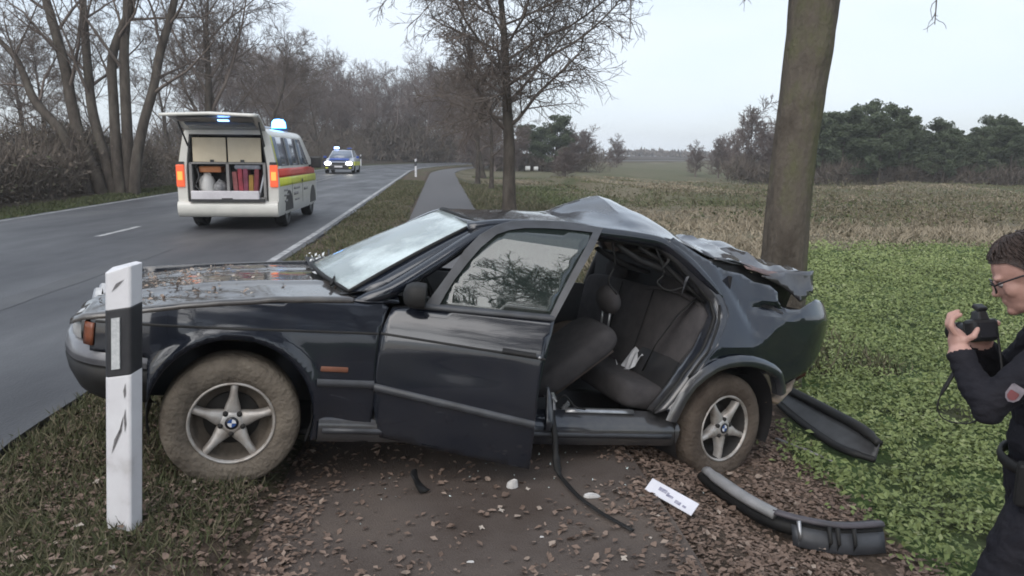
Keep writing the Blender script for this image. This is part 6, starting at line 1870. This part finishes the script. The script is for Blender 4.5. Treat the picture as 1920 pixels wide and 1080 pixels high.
m_skin = pm('skin', (.46, .26, .21), (.52, .31, .26), scale=9, rough=.5, bump=.05, bscale=120)
m_unif = pm('dark navy uniform cloth', (.012, .012, .017), (.02, .019, .024), scale=9, rough=.85, bump=.3, bscale=55, spec=.2)
me.materials.clear(); me.materials.append(m_unif); me.materials.append(m_skin)
cen = np.empty(len(me.polygons) * 3); me.polygons.foreach_get('center', cen); cen = cen.reshape(-1, 3)
def dist(c): return np.linalg.norm(cen - np.array(c), axis=1)
wr = np.array(pv(1.378, 2.264, .873)); wd = np.array((-.02, .03, .065)); wd /= np.linalg.norm(wd)
wr2 = np.array(pv(1.452, 2.495, .870)); wd2 = np.array((0, -.04, .05)); wd2 /= np.linalg.norm(wd2)
nb = np.array(hp(-.045, 0, -.115)); nd = np.array(hdir * .92 + fdir * .38)
skin = ((dist(hcw - PBASE) < .185) & ((cen - nb) @ nd > 0)) | ((dist(HL) < .125) & ((cen - wr) @ wd > .006)) | ((dist(HRr) < .125) & ((cen - wr2) @ wd2 > .006) & (cen[:, 0] < HRr.x + .06))
me.polygons.foreach_set('material_index', skin.astype(np.int32))
me.polygons.foreach_set('use_smooth', np.ones(len(me.polygons), bool))
# cloth folds where it is not skin
co = np.empty(len(me.vertices) * 3); me.vertices.foreach_get('co', co); co = co.reshape(-1, 3)
no = np.empty(len(me.vertices) * 3); me.vertices.foreach_get('normal', no); no = no.reshape(-1, 3)
isk = np.zeros(len(co), bool)
for p, s in zip(me.polygons, skin):
    if s: isk[list(p.vertices)] = True
am = np.array([noise.noise((c[0] * 11, c[1] * 11, c[2] * 20)) * .010 + abs(noise.noise((c[0] * 20 + 4, c[1] * 20, c[2] * 34))) * .008 for c in co])
co += no * np.where(isk, 0, am)[:, None]
me.vertices.foreach_set('co', co.ravel()); me.update()
link('body', me, PER)
# hair: short brown shell over the skull
m_hair = pm('brown hair', (.04, .026, .022), (.075, .05, .042), scale=18, rough=.6, bump=.7, bscale=70, stretch=(1, 3, 1))
rows = []
for i in range(15):
    th = math.pi * .5 - (math.pi * .66) * i / 14
    row = []
    for j in range(36):
        q = 2 * math.pi * j / 36
        cf = math.cos(q)
        lim = -.16 + (.62 if cf > .35 else (.10 if cf > -.15 else -.55))       # hairline: high in front, low at the nape
        lim = lerp(cf, [-1, -.5, -.05, .15, .45, 1], [-.75, -.62, -.22, .12, .42, .55])
        t = max(th, lim) if th > -9 else th
        rr_ = 1.0 + .05 * noise.noise((math.cos(q) * 4, math.sin(q) * 4, t * 9))
        row.append(tuple(hp(-.008 + .106 * rr_ * math.cos(t) * math.cos(q), .085 * rr_ * math.cos(t) * math.sin(q), .022 + .106 * rr_ * math.sin(t))))
    rows.append(row)
HAIR = MB().grid(rows, closed_v=True).build('hair', m_hair, PER, solid=.012)
# strands to break the hair outline
lines = []
rgp = np.random.default_rng(9)
for k in range(420):
    q = rgp.uniform(0, 6.28); cf = math.cos(q)
    lo = lerp(cf, [-1, -.5, -.05, .15, .45, 1], [-.75, -.62, -.22, .12, .42, .55])
    t = rgp.uniform(lo + .02, 1.4); P = []
    for st in range(4):
        tt = t - st * .13; qq = q + (st * .06) * (1 if math.sin(q) > 0 else -1) * (1 if cf > 0 else .3)
        r_ = 1.04 + .015 * st * rgp.uniform(0, 1)
        if tt < lo - .04: break
        P.append(tuple(hp(-.008 + .106 * r_ * math.cos(tt) * math.cos(qq), .085 * r_ * math.cos(tt) * math.sin(qq), .022 + .106 * r_ * math.sin(tt))))
    if len(P) > 1: lines.append((np.array(P), np.full(len(P), .0022), 3))
link('hair_strands', tubes_mesh('hair_strands', lines, m_hair), HAIR)
# eyes and glasses
m_frame = pm('dark glasses frame', (.012, .01, .012), rough=.3)
for s in (1, -1):
    MB().ell(tuple(hp(.080, s * .031, -.006)), (.011, .011, .011), 10, 8).build('eye', pm('eye', (.35, .32, .32), (.1, .07, .06), scale=60, rough=.2), PER)
GLS = None
for s in (1, -1):
    ring = [hp(.104 - .004 * abs(math.cos(t)), s * (.034 + .027 * math.cos(t)), -.006 + .019 * math.sin(t)) for t in np.linspace(0, 2 * math.pi, 21)[:-1]]
    g = MB().tube(ring, .0028, 6, closed=True).build('glasses_rim' if GLS else 'glasses', m_frame, GLS or PER)
    if GLS is None: GLS = g
    MB().tube([hp(.100, s * .061, .0), hp(.07, s * .075, .004), hp(.02, s * .081, .004), hp(-.02, s * .083, -.004)], .003, 6).build('temple', m_frame, GLS)
MB().tube([hp(.104, .010, -.002), hp(.108, 0, .002), hp(.104, -.010, -.002)], .0025, 6).build('bridge', m_frame, GLS)
# sleeve badge, belt
bc = pv(1.506, 2.124, .800)
n_ = Vector((-.35, -.92, .15)).normalized(); t_ = n_.cross(Vector((.45, 0, .9))).normalized(); b_ = t_.cross(n_)
def badge(name, m, w, h, off, dy=0.0):
    P = [(-1, .8), (-.8, 1), (.8, 1), (1, .8), (1, -.3), (.6, -.8), (0, -1), (-.6, -.8), (-1, -.3)]
    return MB().add([tuple(bc + n_ * off + t_ * (a * w) + b_ * (c_ * h + dy) - n_ * (.3 * (a * w) ** 2 / .05)) for a, c_ in P], [tuple(range(9))]).build(name, m, PER, smooth=False, solid=.002)
BG = badge('sleeve_badge', pm('badge silver', (.24, .21, .23), (.16, .14, .16), scale=40, rough=.6), .020, .027, .010)
o = badge('badge_field', pm('badge red', (.20, .05, .055), (.15, .04, .04), scale=40, rough=.6), .013, .014, .0135, -.006); o.parent = BG
MB().tube([pv(1.68 + .148 * math.cos(q), 2.378 + .178 * math.sin(q), .525) for q in np.linspace(0, 2 * math.pi, 33)[:-1]], .010, 6, closed=True, flat=2.0).build('belt', M_RUB, PER)
MB().box(tuple(pv(1.60, 2.205, .50)), (.10, .045, .14)).build('belt_pouch', M_RUB, PER, smooth=False, bevel=.012)

# the camera in the hands
CAMW = Vector((1.438, 2.375, .932))
CMR = empty('photo_camera', 'black photo camera held in both hands by the person in uniform', 'camera', loc=tuple(CAMW))
ax = Vector((-.62, .72, -.25)).normalized(); sd = ax.cross(Vector((0, 0, 1))).normalized(); uq = sd.cross(ax)
CR = Matrix((ax, -sd, uq)).transposed()
m_cam = pm('camera black', (.012, .012, .013), (.022, .022, .024), scale=14, rough=.45)
def cb(mb): return mb.xf(lambda x, y, z: tuple(CR @ Vector((x * .85, y * .85, z * .85))))
CBODY = cb(MB().box((0, 0, 0), (.055, .125, .085))).build('camera_body', m_cam, CMR, smooth=False, bevel=.012)
cb(MB().box((.0, 0, .055), (.05, .055, .04), taper=.7)).build('viewfinder', m_cam, CMR, smooth=False, bevel=.006)
cb(MB().lathe([(.001, .10), (.026, .10), (.031, .098), (.032, .06), (.034, .058), (.034, .025), (.030, .02)], 24, 'x')).build('lens', m_cam, CMR)
cb(MB().lathe([(.032, .135), (.034, .135), (.036, .09), (.033, .09)], 24, 'x')).build('lens_hood', m_cam, CMR)
cb(MB().box((.02, -.055, -.005), (.05, .03, .08))).build('grip', m_cam, CMR, smooth=False, bevel=.01)
cb(MB().box((-.005, .0, .085), (.035, .045, .018), rot=Matrix.Rotation(R(-35), 3, 'Y'))).build('flash', m_cam, CMR, smooth=False, bevel=.004)
cb(MB().box((-.029, 0, 0), (.004, .075, .055))).build('display', pm('display glass', (.03, .03, .035), rough=.1), CMR, smooth=False)
st_ = smooth_path([CR @ Vector((0, .066, .03)), Vector((-.05, -.10, -.06)), Vector((-.082, -.13, -.13)), Vector((-.112, -.14, -.21)), Vector((-.10, -.14, -.262)), Vector((-.05, -.15, -.272)), Vector((.0, -.15, -.25)), Vector((.06, -.10, -.16)), CR @ Vector((0, -.066, .03))], 5)
MB().tube(st_, [.003] * 8 + [.010] * 6 + [.004] * 27, 6, flat=.5).build('strap', M_RUB, CMR)
bpy.context.view_layer.update()
# the whole figure is turned a little away from the viewer; the camera turns with it
for o_ in (PER, CMR):
    T_ = Matrix.Translation(PBASE + Vector((.05, -.01, 0))) @ Matrix.Rotation(R(-24), 4, 'Z') @ Matrix.Translation(-PBASE)
    o_.matrix_world = T_ @ Matrix.Translation(o_.location)
# ------------------------------------------------------------------ trees behind the viewpoint (seen only mirrored in glass and paint)
gZ = 'bare avenue trees on the near side'
for (u, v, rz, m) in ((2.7, -3.5, .4, AVENUE), (2.8, -13, 2.0, OAKM2), (-11.5, -4, 1.1, OAKM), (-11.8, -14, 3.0, FANM2)):
    put_tree('avenue_tree', m, spot(u, v), 'bare avenue tree on the near side, mirrored in the car windows', group=gZ, rz=rz)

# ------------------------------------------------------------------ damp winter air
m_haze = bpy.data.materials.new('haze'); m_haze.use_nodes = True
nt = m_haze.node_tree; nt.nodes.remove(nt.nodes['Principled BSDF'])
pv_ = nt.nodes.new('ShaderNodeVolumePrincipled'); pv_.inputs['Color'].default_value = (.92, .94, .97, 1); pv_.inputs['Density'].default_value = .0009
pv_.inputs['Anisotropy'].default_value = 0.0
nt.links.new(pv_.outputs['Volume'], nt.nodes['Material Output'].inputs['Volume'])
setp(MB().box((150, 300, 8.0), (1800, 1100, 23)).build('haze', m_haze, None, smooth=False), 'thin pale winter haze over the road and fields', 'haze', kind='stuff')
